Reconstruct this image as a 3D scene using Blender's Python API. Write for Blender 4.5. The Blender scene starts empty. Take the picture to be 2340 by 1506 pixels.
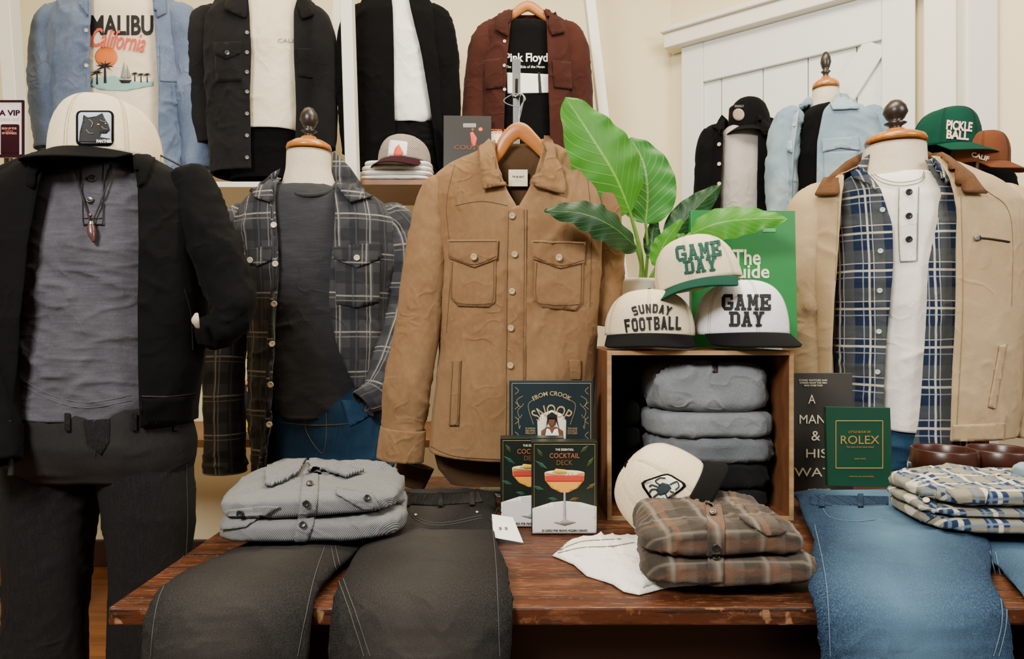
import bpy, math, random
import numpy as np
from mathutils import Vector, Matrix, noise, geometry
from mathutils.bvhtree import BVHTree
random.seed(4)
F=1560.0; CX=1170.0; CY=753.0; H=1.18
EYE=Vector((0,0,H))
def P(px,py,d): return Vector(((px-CX)/F*d, d, H-(py-CY)/F*d))
def hx(s):
    s=s.lstrip('#'); r=[int(s[i:i+2],16)/255 for i in (0,2,4)]
    return tuple((c/12.92 if c<=.04045 else ((c+.055)/1.055)**2.4) for c in r)+(1,)
# ------------------------------------------------------------------ materials
class NB:
    def __init__(s,name,rough=.8,spec=.3):
        s.m=bpy.data.materials.new(name); s.m.use_nodes=True; s.t=s.m.node_tree
        s.t.nodes.clear()
        s.o=s.t.nodes.new('ShaderNodeOutputMaterial'); s.b=s.t.nodes.new('ShaderNodeBsdfPrincipled')
        s.t.links.new(s.b.outputs[0],s.o.inputs[0])
        s.b.inputs['Roughness'].default_value=rough; s.b.inputs['Specular IOR Level'].default_value=spec
    def put(s,sock,v):
        if isinstance(v,bpy.types.NodeSocket): s.t.links.new(v,sock)
        elif v is not None:
            try: sock.default_value=v
            except Exception: sock.default_value=v[:3]
    def n(s,ty,ins={},**props):
        nd=s.t.nodes.new(ty)
        for k,v in props.items(): setattr(nd,k,v)
        for k,v in ins.items(): s.put(nd.inputs[k],v)
        return nd
    def co(s,kind='Object'): return s.n('ShaderNodeTexCoord').outputs[kind]
    def mp(s,v,sc=(1,1,1),rot=(0,0,0)): return s.n('ShaderNodeMapping',{'Vector':v,'Scale':sc,'Rotation':rot}).outputs[0]
    def noise(s,v,sc,det=3,ro=.5,dist=0): return s.n('ShaderNodeTexNoise',{'Vector':v,'Scale':sc,'Detail':det,'Roughness':ro,'Distortion':dist}).outputs[0]
    def wave(s,v,sc,dist=0,dsc=1,**p): return s.n('ShaderNodeTexWave',{'Vector':v,'Scale':sc,'Distortion':dist,'Detail Scale':dsc},**p).outputs['Fac']
    def mix(s,f,a,b,bt='MIX'):
        nd=s.n('ShaderNodeMix',data_type='RGBA',blend_type=bt)
        s.put(nd.inputs[0],f); s.put(nd.inputs[6],a); s.put(nd.inputs[7],b); return nd.outputs[2]
    def ma(s,op,a,b=None,c=None,clamp=False):
        nd=s.n('ShaderNodeMath',operation=op,use_clamp=clamp); s.put(nd.inputs[0],a)
        if b is not None: s.put(nd.inputs[1],b)
        if c is not None: s.put(nd.inputs[2],c)
        return nd.outputs[0]
    def mr(s,v,a,b,c=0,d=1): return s.n('ShaderNodeMapRange',{0:v,1:a,2:b,3:c,4:d}).outputs[0]
    def bump(s,h,st,dist=.002,prev=None):
        nd=s.n('ShaderNodeBump',{'Height':h,'Strength':st,'Distance':dist})
        if prev is not None: s.put(nd.inputs['Normal'],prev)
        return nd.outputs[0]
    def crease(s,v,prev=None,st=.6,sc=11,dist=.005):
        a=s.ma('ABSOLUTE',s.ma('SUBTRACT',s.noise(v,sc,1.5,.5,.6),.5)); h=s.mr(a,0,.07,1,0); h=s.ma('MULTIPLY',h,s.mr(s.noise(v,sc*.4,2),.45,.62))
        return s.bump(h,st,dist,prev)
    def fin(s,col,nrm=None):
        s.put(s.b.inputs['Base Color'],col)
        if nrm is not None: s.put(s.b.inputs['Normal'],nrm)
        return s.m
def plain(name,c,rough=.6,metal=0,spec=.4,var=.12):
    b=NB(name,rough,spec); b.b.inputs['Metallic'].default_value=metal
    c=hx(c); d=tuple(x*(1-var) for x in c[:3])+(1,)
    nz=b.noise(b.co(),25,4); return b.fin(b.mix(nz,c,d),b.bump(b.noise(b.co(),300,2),.1,.0005))
def cloth(name,c1,c2=None,rough=.95,big=7,fine=420,bump=.35,streak=None,sheen=.04,spec=.1,cr=.35,crs=11,stk=.7):
    b=NB(name,rough,spec); c1=hx(c1); c2=hx(c2) if c2 else tuple(x*.78 for x in c1[:3])+(1,)
    o=b.co(); n1=b.mr(b.noise(o,big,4),.3,.7); col=b.mix(n1,c1,c2)
    nf=b.noise(o,fine,2)
    if streak:
        st=b.noise(b.mp(o,streak),60,3); col=b.mix(b.mr(st,.4,.68,0,stk),col,tuple(min(1,x*1.6+.015) for x in c1[:3])+(1,))
    col=b.mix(b.mr(nf,.3,.7,0,.35),col,tuple(x*.5 for x in c1[:3])+(1,))
    b.b.inputs['Sheen Weight'].default_value=sheen
    nr=b.bump(nf,bump,.0015); nr=b.bump(b.noise(o,35,4),.25,.003,nr)
    if cr: nr=b.crease(o,nr,cr,crs)
    return b.fin(col,nr)
def plaid(name,base,bands,c2=None,fuzz=.35,rough=.95,cr=.3,soft=.0016):
    b=NB(name,rough,.1); uv=b.co('UV'); sx=b.n('ShaderNodeSeparateXYZ',{0:b.n('ShaderNodeVectorMath',{0:uv,1:b.n('ShaderNodeVectorMath',{0:b.n('ShaderNodeTexNoise',{'Vector':uv,'Scale':9.0}).outputs[1],1:(.006,.006,0)},operation='MULTIPLY').outputs[0]}).outputs[0]})
    col=b.mix(b.noise(uv,12,3),hx(base),hx(c2 or base))
    for ax,per,off,w,c,st in bands:
        v=sx.outputs[0 if ax=='u' else 1]
        f=b.ma('FRACT',b.ma('DIVIDE',b.ma('ADD',v,off+10*per),per))
        dd=b.ma('ABSOLUTE',b.ma('SUBTRACT',f,.5))
        k=b.mr(dd,w/per/2,w/per/2+soft/per,st,0)
        col=b.mix(k,col,hx(c))
    wv=b.wave(b.mp(uv,(1,1,1),(0,0,.8)),170,1,3)
    col=b.mix(b.ma('MULTIPLY',wv,fuzz),col,tuple(x*.35 for x in hx(base)[:3])+(1,))
    nf=b.noise(uv,600,2); col=b.mix(b.mr(nf,.3,.75,0,.3),col,tuple(min(1,x*2) for x in hx(base)[:3])+(1,))
    b.b.inputs['Sheen Weight'].default_value=.06
    nr=b.bump(b.noise(uv,45,4),.25,.003,b.bump(nf,.5,.0015))
    return b.fin(col,b.crease(b.co(),nr,cr,11))
def denim(name,c1,c2,fade=3.0,tw=260,uf=0,cr=.45):
    b=NB(name,.95,.1); o=b.co(); uv=b.co('UV')
    n1=b.mr(b.noise(o,fade,3,.5),.36,.68)
    if uf:
        su=b.n('ShaderNodeSeparateXYZ',{0:uv}).outputs[0]; k=b.mr(b.ma('ABSOLUTE',su),uf*.15,uf*.95,1,0); n1=b.ma('MULTIPLY',b.ma('ADD',b.ma('MULTIPLY',n1,.6),.45),k,clamp=True)
    col=b.mix(n1,hx(c1),hx(c2))
    tw_=b.wave(b.mp(uv,(1,1,1),(0,0,.6)),tw,.6,4); nf=b.noise(uv,500,2)
    col=b.mix(b.ma('MULTIPLY',tw_,.35),col,tuple(x*.4 for x in hx(c1)[:3])+(1,))
    col=b.mix(b.mr(nf,.45,.8,0,.35),col,tuple(min(1,x*1.3+.01) for x in hx(c2)[:3])+(1,))
    st=b.noise(b.mp(o,(9,9,1.2)),30,3); col=b.mix(b.mr(st,.45,.7,0,.15),col,hx(c2))
    nr=b.bump(b.noise(o,40,4),.25,.003,b.bump(tw_,.35,.001))
    return b.fin(col,b.crease(o,nr,cr,9,.006))
def twill(name,c1,c2,sc=95):
    b=NB(name,.95,.1); uv=b.co('UV')
    w=b.wave(b.mp(uv,(1,1,1),(0,0,.75)),sc,.5,5); k=b.mr(w,.35,.65)
    col=b.mix(k,hx(c1),hx(c2)); nf=b.noise(uv,500,2); col=b.mix(b.mr(nf,.3,.8,0,.3),col,(.03,.03,.035,1))
    return b.fin(col,b.crease(b.co(),b.bump(b.noise(uv,45,3),.3,.003,b.bump(w,.4,.001)),.35,12))
def wood(name,c1,c2,c3=None,axis='X',sc=6,rough=.45,spec=.4,plank=0,worn=None):
    b=NB(name,rough,spec); o=b.co()
    s={'X':(.12,1,1),'Y':(1,.12,1),'Z':(1,1,.12)}[axis]
    v=b.mp(o,s); n1=b.noise(v,sc*3,6,.65); w=b.wave(v,sc*1.3,6,1.5,bands_direction='Y' if axis!='Y' else 'X')
    col=b.mix(b.mr(n1,.3,.7),hx(c1),hx(c2)); col=b.mix(b.ma('MULTIPLY',w,.35),col,hx(c3 or c2))
    h=n1
    if plank:
        sx=b.n('ShaderNodeSeparateXYZ',{0:o}); v2=sx.outputs['X' if axis=='Y' else 'Y']
        q=b.ma('DIVIDE',v2,plank); fl=b.ma('FLOOR',q); fr=b.ma('ABSOLUTE',b.ma('SUBTRACT',b.ma('FRACT',q),.5))
        wn=b.n('ShaderNodeTexWhiteNoise',{'W':fl},noise_dimensions='1D').outputs[0]
        col=b.mix(b.ma('MULTIPLY',wn,.55),col,hx(c3 or c1)); col=b.mix(b.mr(fr,.485,.498),col,(.01,.006,.004,1))
    if worn:
        nz=b.noise(b.mp(o,(.5,2.2,2)),9,7,.75); col=b.mix(b.mr(nz,.53,.66,0,.75),col,hx(worn))
        nz2=b.noise(b.mp(o,(.3,3,3)),22,6,.7); col=b.mix(b.mr(nz2,.53,.60,0,.9),col,(.010,.005,.003,1))
        nz3=b.noise(b.mp(o,(1,1.6,1)),60,4,.7); col=b.mix(b.mr(nz3,.6,.66,0,.6),col,hx(worn))
        sc_=b.noise(b.mp(o,(1.5,30,1),(0,0,.12)),14,3,.6); col=b.mix(b.mr(sc_,.63,.66,0,.6),col,hx('a07a54'))
        b.put(b.b.inputs['Roughness'],b.mr(nz,.4,.7,rough-.06,rough+.25))
        h=b.ma('SUBTRACT',n1,b.mr(nz2,.53,.60,0,.8))
    return b.fin(col,b.bump(h,.25,.002))
def leafm(name,c1,c2,vein):
    b=NB(name,.45,.4); uv=b.co('UV'); sx=b.n('ShaderNodeSeparateXYZ',{0:uv}); u=b.ma('ABSOLUTE',sx.outputs[0]); v=sx.outputs[1]
    mid=b.mr(u,.015,.05,1,0)
    side=b.ma('FRACT',b.ma('MULTIPLY',b.ma('SUBTRACT',v,b.ma('MULTIPLY',u,.28)),11)); sv=b.mr(b.ma('ABSOLUTE',b.ma('SUBTRACT',side,.5)),.02,.09,1,0)
    col=b.mix(b.noise(b.co(),14,4),hx(c1),hx(c2)); col=b.mix(b.ma('MULTIPLY',sv,.3),col,hx(vein)); col=b.mix(b.ma('MULTIPLY',mid,.8),col,hx(vein))
    m=b.fin(col,b.bump(sv,.4,.002))
    tr=b.n('ShaderNodeBsdfTranslucent',{'Color':col}); mx=b.n('ShaderNodeMixShader',{0:.35}); b.t.links.new(b.b.outputs[0],mx.inputs[1]); b.t.links.new(tr.outputs[0],mx.inputs[2]); b.t.links.new(mx.outputs[0],b.o.inputs[0])
    return m
# ------------------------------------------------------------------ mesh helpers
XF=[Matrix()]; LOC={}
O1=Vector((5,2,1));O2=Vector((-3,7,4));O3=Vector((9,-4,2))
def fold(p,sc,seed):
    q=Vector((p.x*sc[0]+seed*3.1,p.y*sc[1]+seed,p.z*sc[2]-seed*1.7))
    q+=noise.noise_vector(q*.6)*.8
    a=noise.noise(q); c1=1-min(1,abs(noise.noise(q*1.2+O1))*4.5); c2=1-min(1,abs(noise.noise(q*2.2+O2))*5)
    m=max(0,noise.noise(q*.5+O3)+.3)
    return a*.65+(c1*c1*.8+c2*c2*.45)*(m+.15)-.2
def mk(name,verts,faces,mat,parent=None,uv=None,smooth=True,solid=0,wr=None,bevel=0,sub=0,label=None):
    M=XF[-1]; vs=[M@Vector(v) for v in verts]
    a=np.array([tuple(v) for v in vs]); c=Vector(tuple((a.min(0)+a.max(0))/2))
    me=bpy.data.meshes.new(name); me.from_pydata([v-c for v in vs],[],faces); me.update()
    if uv:
        l=me.uv_layers.new(name='UVMap'); vi=np.zeros(len(me.loops),dtype=np.int32); me.loops.foreach_get('vertex_index',vi)
        l.data.foreach_set('uv',np.array(uv,dtype=np.float32)[vi].ravel())
    if wr:
        ns=[v.normal.copy() for v in me.vertices]
        for v,nn in zip(me.vertices,ns): v.co=v.co+nn*(wr[0]*fold(v.co+c,wr[1],wr[2]))
        me.update()
    if smooth: me.polygons.foreach_set('use_smooth',[True]*len(me.polygons))
    ob=bpy.data.objects.new(name,me); bpy.context.scene.collection.objects.link(ob)
    ob.location=c; LOC[ob.name]=c
    if mat: me.materials.append(mat)
    if parent is not None:
        ob.parent=parent; ob.matrix_parent_inverse=Matrix.Translation(-LOC[parent.name])
    if bevel: md=ob.modifiers.new('b','BEVEL'); md.width=bevel; md.segments=2; md.limit_method='ANGLE'
    if solid: md=ob.modifiers.new('s','SOLIDIFY'); md.thickness=solid; md.offset=-1
    if label: ob['label']=label
    return ob
def thing(name,label,cat,loc,group=None):
    e=bpy.data.objects.new(name,None); e.empty_display_size=.05; bpy.context.scene.collection.objects.link(e)
    e.location=loc; LOC[e.name]=Vector(loc); e['label']=label; e['category']=cat
    if group: e['group']=group
    return e
def top(ob,label,cat,group=None):
    ob['label']=label; ob['category']=cat
    if group: ob['group']=group
    return ob
def struct(ob): ob['kind']='structure'; return ob
def boxv(x0,x1,y0,y1,z0,z1,vs,fs):
    i=len(vs); vs+=[(x0,y0,z0),(x1,y0,z0),(x1,y1,z0),(x0,y1,z0),(x0,y0,z1),(x1,y0,z1),(x1,y1,z1),(x0,y1,z1)]
    fs+=[(i,i+3,i+2,i+1),(i+4,i+5,i+6,i+7),(i,i+1,i+5,i+4),(i+1,i+2,i+6,i+5),(i+2,i+3,i+7,i+6),(i+3,i,i+4,i+7)]
def boxes(name,lst,mat,parent=None,bevel=.002,**k):
    vs=[];fs=[]
    for b in lst: boxv(*b,vs,fs)
    return mk(name,vs,fs,mat,parent,smooth=False,bevel=bevel,**k)
def grid_faces(nr,nc,base=0):
    return [(base+i*nc+j,base+i*nc+j+1,base+(i+1)*nc+j+1,base+(i+1)*nc+j) for i in range(nr-1) for j in range(nc-1)]
def orient(vs,fs,cen):
    k=0
    for f in fs[::max(1,len(fs)//60)]:
        a,b,c=Vector(vs[f[0]]),Vector(vs[f[1]]),Vector(vs[f[2]]); n=(b-a).cross(c-a); k+=1 if n.dot(a-cen(f[0]))>0 else -1
    return fs if k>0 else [tuple(reversed(f)) for f in fs]
def smooth_rows(rows,n):
    r=np.array(rows,dtype=float); t=np.concatenate([[0],np.cumsum(np.abs(np.diff(r[:,0]))+1e-3)]); tt=np.linspace(0,t[-1],n)
    o=np.stack([np.interp(tt,t,r[:,k]) for k in range(r.shape[1])],1)
    for _ in range(max(3,n//30)):
        q=o.copy(); q[1:-1]=(o[:-2]+2*o[1:-1]+o[2:])/4; q[:,0]=o[:,0]; o=q
    return o
def SP(s,p): return math.copysign(abs(s)**(2/p),s)
def torso(name,rows,d,mat,parent,opened=False,n=80,seg=90,p=2.4,wr=None,solid=.003,hem=0,cap=False,label=None,only=False):
    R=smooth_rows(rows,n); vs=[];uv=[];cs=[]
    for k,row in enumerate(R):
        py,xl,xr,ry=row[:4]; de=d-.6*ry
        z=H-(py-CY)/F*de; xl=(xl-CX)/F*d; xr=(xr-CX)/F*d; cx=(xl+xr)/2; rx=(xr-xl)/2
        a0,a1=-math.pi,math.pi
        if opened:
            df=d-ry*.95
            gl=(row[4]-CX)/F*df; gr=(row[5]-CX)/F*df
            f=lambda g:math.asin(max(-1,min(1,SP(max(-1,min(1,(g-cx)/rx)),4/p))))
            a0=f(gr); a1=2*math.pi+f(gl)
        for j in range(seg+1):
            th=a0+(a1-a0)*j/seg; x=cx+rx*SP(math.sin(th),p); y=d-ry*SP(math.cos(th),p)
            tt=k/(n-1)
            vs.append((x,y,z-hem*math.cos(th)*tt**5)); sg=1 if x>cx else -1
            uv.append((x-cx+sg*(y-(d-ry))*.6,z)); cs.append(Vector((cx,d,z)))
    fs=grid_faces(n,seg+1)
    if cap: fs.append(tuple(range(seg)))
    fs=orient(vs,fs,lambda i:cs[i])
    if only: return vs,fs,uv
    return mk(name,vs,fs,mat,parent,uv=uv,wr=wr,solid=solid,label=label)
def catm(pts,n):
    a=np.array(pts,dtype=float); m=len(a); out=[]
    for i in range(n):
        t=i/(n-1)*(m-1); k=min(int(t),m-2); f=t-k
        p0=a[max(k-1,0)];p1=a[k];p2=a[k+1];p3=a[min(k+2,m-1)]
        out.append(.5*((2*p1)+(-p0+p2)*f+(2*p0-5*p1+4*p2-p3)*f*f+(-p0+3*p1-3*p2+p3)*f**3))
    return np.array(out)
def tubev(path,n=40,seg=24,flat=1.0,caps=False):
    a=catm(path,n); vs=[];uv=[];cs=[]; up=Vector((0,1,0)); L=0; prev=None
    for i in range(n):
        c=Vector(a[i,:3]); t=Vector(a[min(i+1,n-1),:3])-Vector(a[max(i-1,0),:3]); t.normalize()
        u=up-t*up.dot(t)
        if u.length<1e-4: u=Vector((1,0,0))-t*t.x
        u.normalize(); up=u; s=t.cross(u); r=max(.0003,a[i,3])
        if prev is not None: L+=(c-prev).length
        prev=c
        for j in range(seg+1):
            th=2*math.pi*j/seg; vs.append(tuple(c+u*(r*flat*math.cos(th))+s*(r*math.sin(th)))); uv.append((r*th,-L)); cs.append(c)
    fs=grid_faces(n,seg+1)
    if caps: fs+= [tuple(range(seg)),tuple((n-1)*(seg+1)+j for j in range(seg))]
    return vs,orient(vs,fs,lambda i:cs[i]),uv
def tube(name,path,mat,parent=None,n=40,seg=24,flat=1.0,caps=False,wr=None,solid=0,label=None,px=True):
    if px: path=[tuple(P(*q[:3]))+(q[3],) for q in path]
    vs,fs,uv=tubev(path,n,seg,flat,caps); return mk(name,vs,fs,mat,parent,uv=uv,wr=wr,solid=solid,label=label)
def join(*parts):
    V=[];Fc=[];U=[]
    for v,f,u in parts:
        b=len(V); V+=v; U+=u; Fc+=[tuple(i+b for i in q) for q in f]
    return V,Fc,U
def lathe(name,prof,c,mat,parent=None,seg=40,label=None,solid=0):
    vs=[];c=Vector(c)
    for r,z in prof:
        for j in range(seg): th=2*math.pi*j/seg; vs.append((c.x+r*math.sin(th),c.y-r*math.cos(th),c.z+z))
    fs=[(i*seg+j,i*seg+(j+1)%seg,(i+1)*seg+(j+1)%seg,(i+1)*seg+j) for i in range(len(prof)-1) for j in range(seg)]
    return mk(name,vs,fs,mat,parent,label=label,solid=solid)
class BV:
    def __init__(s,*obs):
        V=[];Fc=[]
        for ob in obs:
            b=len(V); L=LOC[ob.name]; V+=[v.co+L for v in ob.data.vertices]; Fc+=[tuple(i+b for i in p.vertices) for p in ob.data.polygons]
        s.t=BVHTree.FromPolygons(V,Fc); s.d=sum(v.y for v in V)/len(V)
    def hit(s,px,py,off=0):
        dr=(P(px,py,1)-EYE).normalized(); l,n,i,ds=s.t.ray_cast(EYE,dr)
        if l is None:
            q=P(px,py,s.d); l,n,i,ds=s.t.find_nearest(q); k=l.y/dr.y; l=EYE+dr*k; n=-dr
        if n.dot(dr)>0: n=-n
        n=(n-dr*.8).normalized()
        return l+n*off,n
def inside(poly,x,y):
    c=False;j=len(poly)-1
    for i in range(len(poly)):
        xi,yi=poly[i];xj,yj=poly[j]
        if (yi>y)!=(yj>y) and x<(xj-xi)*(y-yi)/(yj-yi)+xi: c=not c
        j=i
    return c
def triangulate(poly,step):
    xs=[p[0] for p in poly]; ys=[p[1] for p in poly]; bd=[]
    for i,a in enumerate(poly):
        b=poly[(i+1)%len(poly)]; L=math.hypot(b[0]-a[0],b[1]-a[1]); m=max(1,int(L/step))
        bd+=[Vector((a[0]+(b[0]-a[0])*k/m,a[1]+(b[1]-a[1])*k/m)) for k in range(m)]
    pts=list(bd); y=min(ys)+step*.5
    while y<max(ys):
        x=min(xs)+step*.5
        while x<max(xs):
            if inside(poly,x,y) and min((x-b.x)**2+(y-b.y)**2 for b in bd)>(step*.35)**2: pts.append(Vector((x,y)))
            x+=step
        y+=step
    nb=len(bd); r=geometry.delaunay_2d_cdt(pts,[(i,(i+1)%nb) for i in range(nb)],[tuple(range(nb))],1,1e-5); return r[0],r[2],bd
def patch(name,poly,bv,mat,parent,off=.003,thick=.003,step=None,uvs=(0,0),label=None,wr=None):
    xs=[p[0] for p in poly]; ys=[p[1] for p in poly]
    if step is None: step=max(3,min(max(xs)-min(xs),max(ys)-min(ys))/7)
    V,Fs,bd=triangulate(poly,step)
    vs=[];uv=[]
    for q in V:
        l,n=bv.hit(q.x,q.y,off); vs.append(tuple(l)); uv.append((l.x+uvs[0],l.z+uvs[1]))
    fs=[]
    for f in Fs:
        a,b,c=[Vector(vs[k]) for k in f[:3]]; nn=(b-a).cross(c-a); fs.append(tuple(f) if nn.dot(a-EYE)<0 else tuple(reversed(f)))
    return mk(name,vs,fs,mat,parent,uv=uv,solid=thick,label=label,wr=wr)
def pile(name,poly_px,zb,h,mat,parent,seed=1,step=.006,amp=.6,sc=22):
    pl=[]
    for px,py in poly_px:
        d=(H-zb)*F/(py-CY); pl.append(((px-CX)/F*d,d))
    V,Fs,bd=triangulate(pl,step); vs=[];uv=[]
    for q in V:
        e=min(math.hypot(q.x-b.x,q.y-b.y) for b in bd); k=1-math.exp(-e/.010)
        f=fold(Vector((q.x,q.y,0)),(sc,sc*.7,1),seed); vs.append((q.x,q.y,zb+.002+h*k*(1+amp*f))); uv.append((q.x,q.y))
    fs=[tuple(f) if (Vector(vs[f[1]])-Vector(vs[f[0]])).cross(Vector(vs[f[2]])-Vector(vs[f[0]])).z>0 else tuple(reversed(f)) for f in Fs]
    return mk(name,vs,fs,mat,parent,uv=uv,solid=.002)
def seam(name,pts,bv,mat,parent,r=.0012,off=.001,n=None,label=None):
    n=n or max(8,len(pts)*8); a=catm([(p[0],p[1]) for p in pts],n) if len(pts)>2 else np.linspace(pts[0],pts[1],n)
    return tube(name,[tuple(bv.hit(x,y,off)[0])+(r,) for x,y in a],mat,parent,n=n,seg=6,px=False,label=label)
def button(px,py,bv,mat,parent,r=.006,off=.004):
    l,n=bv.hit(px,py,off); q=Vector((0,0,1)).rotation_difference(n).to_matrix().to_4x4()
    XF.append(Matrix.Translation(l)@q)
    o=lathe('button',[(0.0001,.0008),(r*.55,.0006),(r*.8,.0016),(r*.95,.001),(r,-.001),(0.0001,-.003)],(0,0,0),mat,parent,seg=14)
    XF.pop(); return o
def text(s,cx,cy,w,h,bv,mat,parent,off=.0012,rot=0,arc=0,ext=.0006,bold=.0,shear=0,name='lettering',sp=1.0):
    cu=bpy.data.curves.new('t','FONT'); cu.body=s; cu.align_x='CENTER'; cu.offset=bold; cu.resolution_u=3; cu.shear=shear; cu.space_character=sp; cu.extrude=.01
    ob=bpy.data.objects.new('t',cu); bpy.context.scene.collection.objects.link(ob); bpy.context.view_layer.update()
    me=bpy.data.meshes.new_from_object(ob.evaluated_get(bpy.context.evaluated_depsgraph_get())); bpy.data.objects.remove(ob); bpy.data.curves.remove(cu)
    a=np.array([tuple(v.co) for v in me.vertices]); fs=[tuple(p.vertices) for p in me.polygons]; bpy.data.meshes.remove(me)
    mn=a.min(0);mx=a.max(0); X=(a[:,0]-(mn[0]+mx[0])/2)/(mx[0]-mn[0])*w; Y=(a[:,1]-(mn[1]+mx[1])/2)/(mx[1]-mn[1])*h; Z=a[:,2]
    if arc: th=X/arc; X,Y=(arc+Y)*np.sin(th),(arc+Y)*np.cos(th)-arc
    c,sn=math.cos(rot),math.sin(rot); X,Y=X*c-Y*sn,X*sn+Y*c
    vs=[tuple(bv.hit(cx+x,cy-y,off+(ext if z>0 else -ext*.5))[0]) for x,y,z in zip(X,Y,Z)]
    return mk(name,vs,fs,mat,parent,smooth=False)
def RC(x0,y0,x1,y1): return [(x0,y0),(x1,y0),(x1,y1),(x0,y1)]
def MI(q): return [(1-x,y) for x,y in q]
GL={'G':[RC(0,.22,.28,.78),RC(.2,.8,.74,1),RC(.2,0,.74,.2),RC(.72,.12,.97,.5),RC(.5,.36,1,.52),RC(.74,.66,.95,1),[(0,.22),(.28,.22),(.28,0),(.2,0)],[(0,.78),(.2,1),(.28,1),(.28,.78)],[(.72,.2),(.72,0),(.8,0),(.97,.2)]],
'A':[[(.1,.1),(.34,.1),(.62,1),(.36,1)],MI([(.1,.1),(.34,.1),(.62,1),(.36,1)]),RC(.26,.26,.74,.42),RC(0,0,.44,.16),RC(.56,0,1,.16),RC(.25,.86,.7,1)],
'M':[RC(.08,0,.3,1),RC(.7,0,.92,1),RC(0,0,.38,.16),RC(.62,0,1,.16),RC(0,.84,.28,1),RC(.72,.84,1,1),[(.12,1),(.36,1),(.6,.3),(.42,.3)],MI([(.12,1),(.36,1),(.6,.3),(.42,.3)])],
'E':[RC(.1,0,.38,1),RC(0,.81,.95,1),RC(0,0,.95,.19),RC(.3,.41,.7,.59),RC(.74,.64,.95,1),RC(.74,0,.95,.36),RC(.58,.33,.7,.67)],
'D':[RC(.12,0,.4,1),RC(0,.81,.72,1),RC(0,0,.72,.19),RC(.72,.22,1,.78),[(.72,1),(.72,.78),(1,.78),(.86,.94)],[(.72,0),(.86,.06),(1,.22),(.72,.22)]],
'Y':[RC(.36,.05,.64,.5),RC(.22,0,.78,.16),[(.36,.42),(.62,.42),(.36,1),(.08,1)],MI([(.36,.42),(.62,.42),(.36,1),(.08,1)]),RC(0,.84,.42,1),RC(.58,.84,1,1)],
'F':[RC(.08,0,.36,1),RC(.08,.8,.95,1),RC(.3,.42,.8,.6)],
'O':[RC(.03,.2,.3,.8),RC(.7,.2,.97,.8),RC(.22,.8,.78,1),RC(.22,0,.78,.2),[(.03,.8),(.22,1),(.3,1),(.3,.8)],MI([(.03,.8),(.22,1),(.3,1),(.3,.8)]),[(.03,.2),(.22,0),(.3,0),(.3,.2)],MI([(.03,.2),(.22,0),(.3,0),(.3,.2)])],
'T':[RC(.36,0,.64,1),RC(.04,.8,.96,1)],
'B':[RC(.08,0,.36,1),RC(.08,.82,.8,1),RC(.08,0,.8,.18),RC(.3,.42,.8,.58),RC(.68,.1,.96,.45),RC(.66,.55,.93,.9)],
'a':[[(.02,0),(.3,0),(.62,1),(.38,1)],MI([(.02,0),(.3,0),(.62,1),(.38,1)]),RC(.22,.2,.78,.38)],
'L':[RC(.08,0,.36,1),RC(.08,0,.92,.2)],
'S':[RC(.05,.5,.32,.9),RC(.68,.1,.95,.5),RC(.2,.8,.92,1),RC(.08,0,.8,.2),RC(.15,.42,.85,.6),[(.05,.85),(.2,1),(.32,1),(.32,.8)],[(.95,.15),(.8,0),(.68,0),(.68,.2)]],
'U':[RC(.05,.2,.32,1),RC(.68,.2,.95,1),RC(.22,0,.78,.2),[(.05,.2),(.22,0),(.32,0),(.32,.2)],MI([(.05,.2),(.22,0),(.32,0),(.32,.2)])],
'N':[RC(.05,0,.3,1),RC(.7,0,.95,1),[(.05,1),(.32,1),(.95,0),(.68,0)]],
'd':[RC(.08,0,.36,1),RC(.08,.81,.72,1),RC(.08,0,.72,.19),RC(.70,.22,.97,.78),[(.70,1),(.70,.78),(.97,.78),(.84,.95)],[(.70,0),(.84,.05),(.97,.22),(.70,.22)]],
'y':[RC(.36,0,.64,.5),[(.36,.4),(.64,.4),(.3,1),(.02,1)],MI([(.36,.4),(.64,.4),(.3,1),(.02,1)])]}
def slabtext(s,cx,cy,w,h,bv,mat,par,off=.002,rot=0,ext=.0015,arc=0,fill=.92):
    vs=[];fs=[];n=len(s); lw=w/n; c,sn=math.cos(rot),math.sin(rot)
    for i,ch in enumerate(s):
        for q in GL[ch]:
            b=len(vs); pts=[]
            for j in range(4):
                a=q[j]; e=q[(j+1)%4]
                pts+=[(a[0]+(e[0]-a[0])*t/3,a[1]+(e[1]-a[1])*t/3) for t in range(3)]
            for lev in (off+ext,off-.001):
                for x,y in pts:
                    X=-w/2+lw*(i+(1-fill)/2+fill*x); Y=(y-.5)*h
                    if arc: th=X/arc; X,Y=(arc+Y)*math.sin(th),(arc+Y)*math.cos(th)-arc
                    X,Y=X*c-Y*sn,X*sn+Y*c; vs.append(tuple(bv.hit(cx+X,cy-Y,lev)[0]))
            m=len(pts); fs.append(tuple(b+j for j in range(m))); fs+=[(b+j,b+m+j,b+m+(j+1)%m,b+(j+1)%m) for j in range(m)]
    return mk('lettering',vs,fs,mat,par,smooth=False)
def rr(x0,y0,x1,y1,r,rot=0):
    o=[]
    for cx,cy,a in ((x1-r,y0+r,-90),(x1-r,y1-r,0),(x0+r,y1-r,90),(x0+r,y0+r,180)):
        for k in range(4): t=math.radians(a+k*30); o.append((cx+r*math.cos(t),cy+r*math.sin(t)))
    if rot:
        mx,my=(x0+x1)/2,(y0+y1)/2; c,s=math.cos(rot),math.sin(rot); o=[(mx+(x-mx)*c-(y-my)*s,my+(x-mx)*s+(y-my)*c) for x,y in o]
    return o
def ell(cx,cy,rx,ry,n=16): return [(cx+rx*math.cos(2*math.pi*k/n),cy+ry*math.sin(2*math.pi*k/n)) for k in range(n)]
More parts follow.
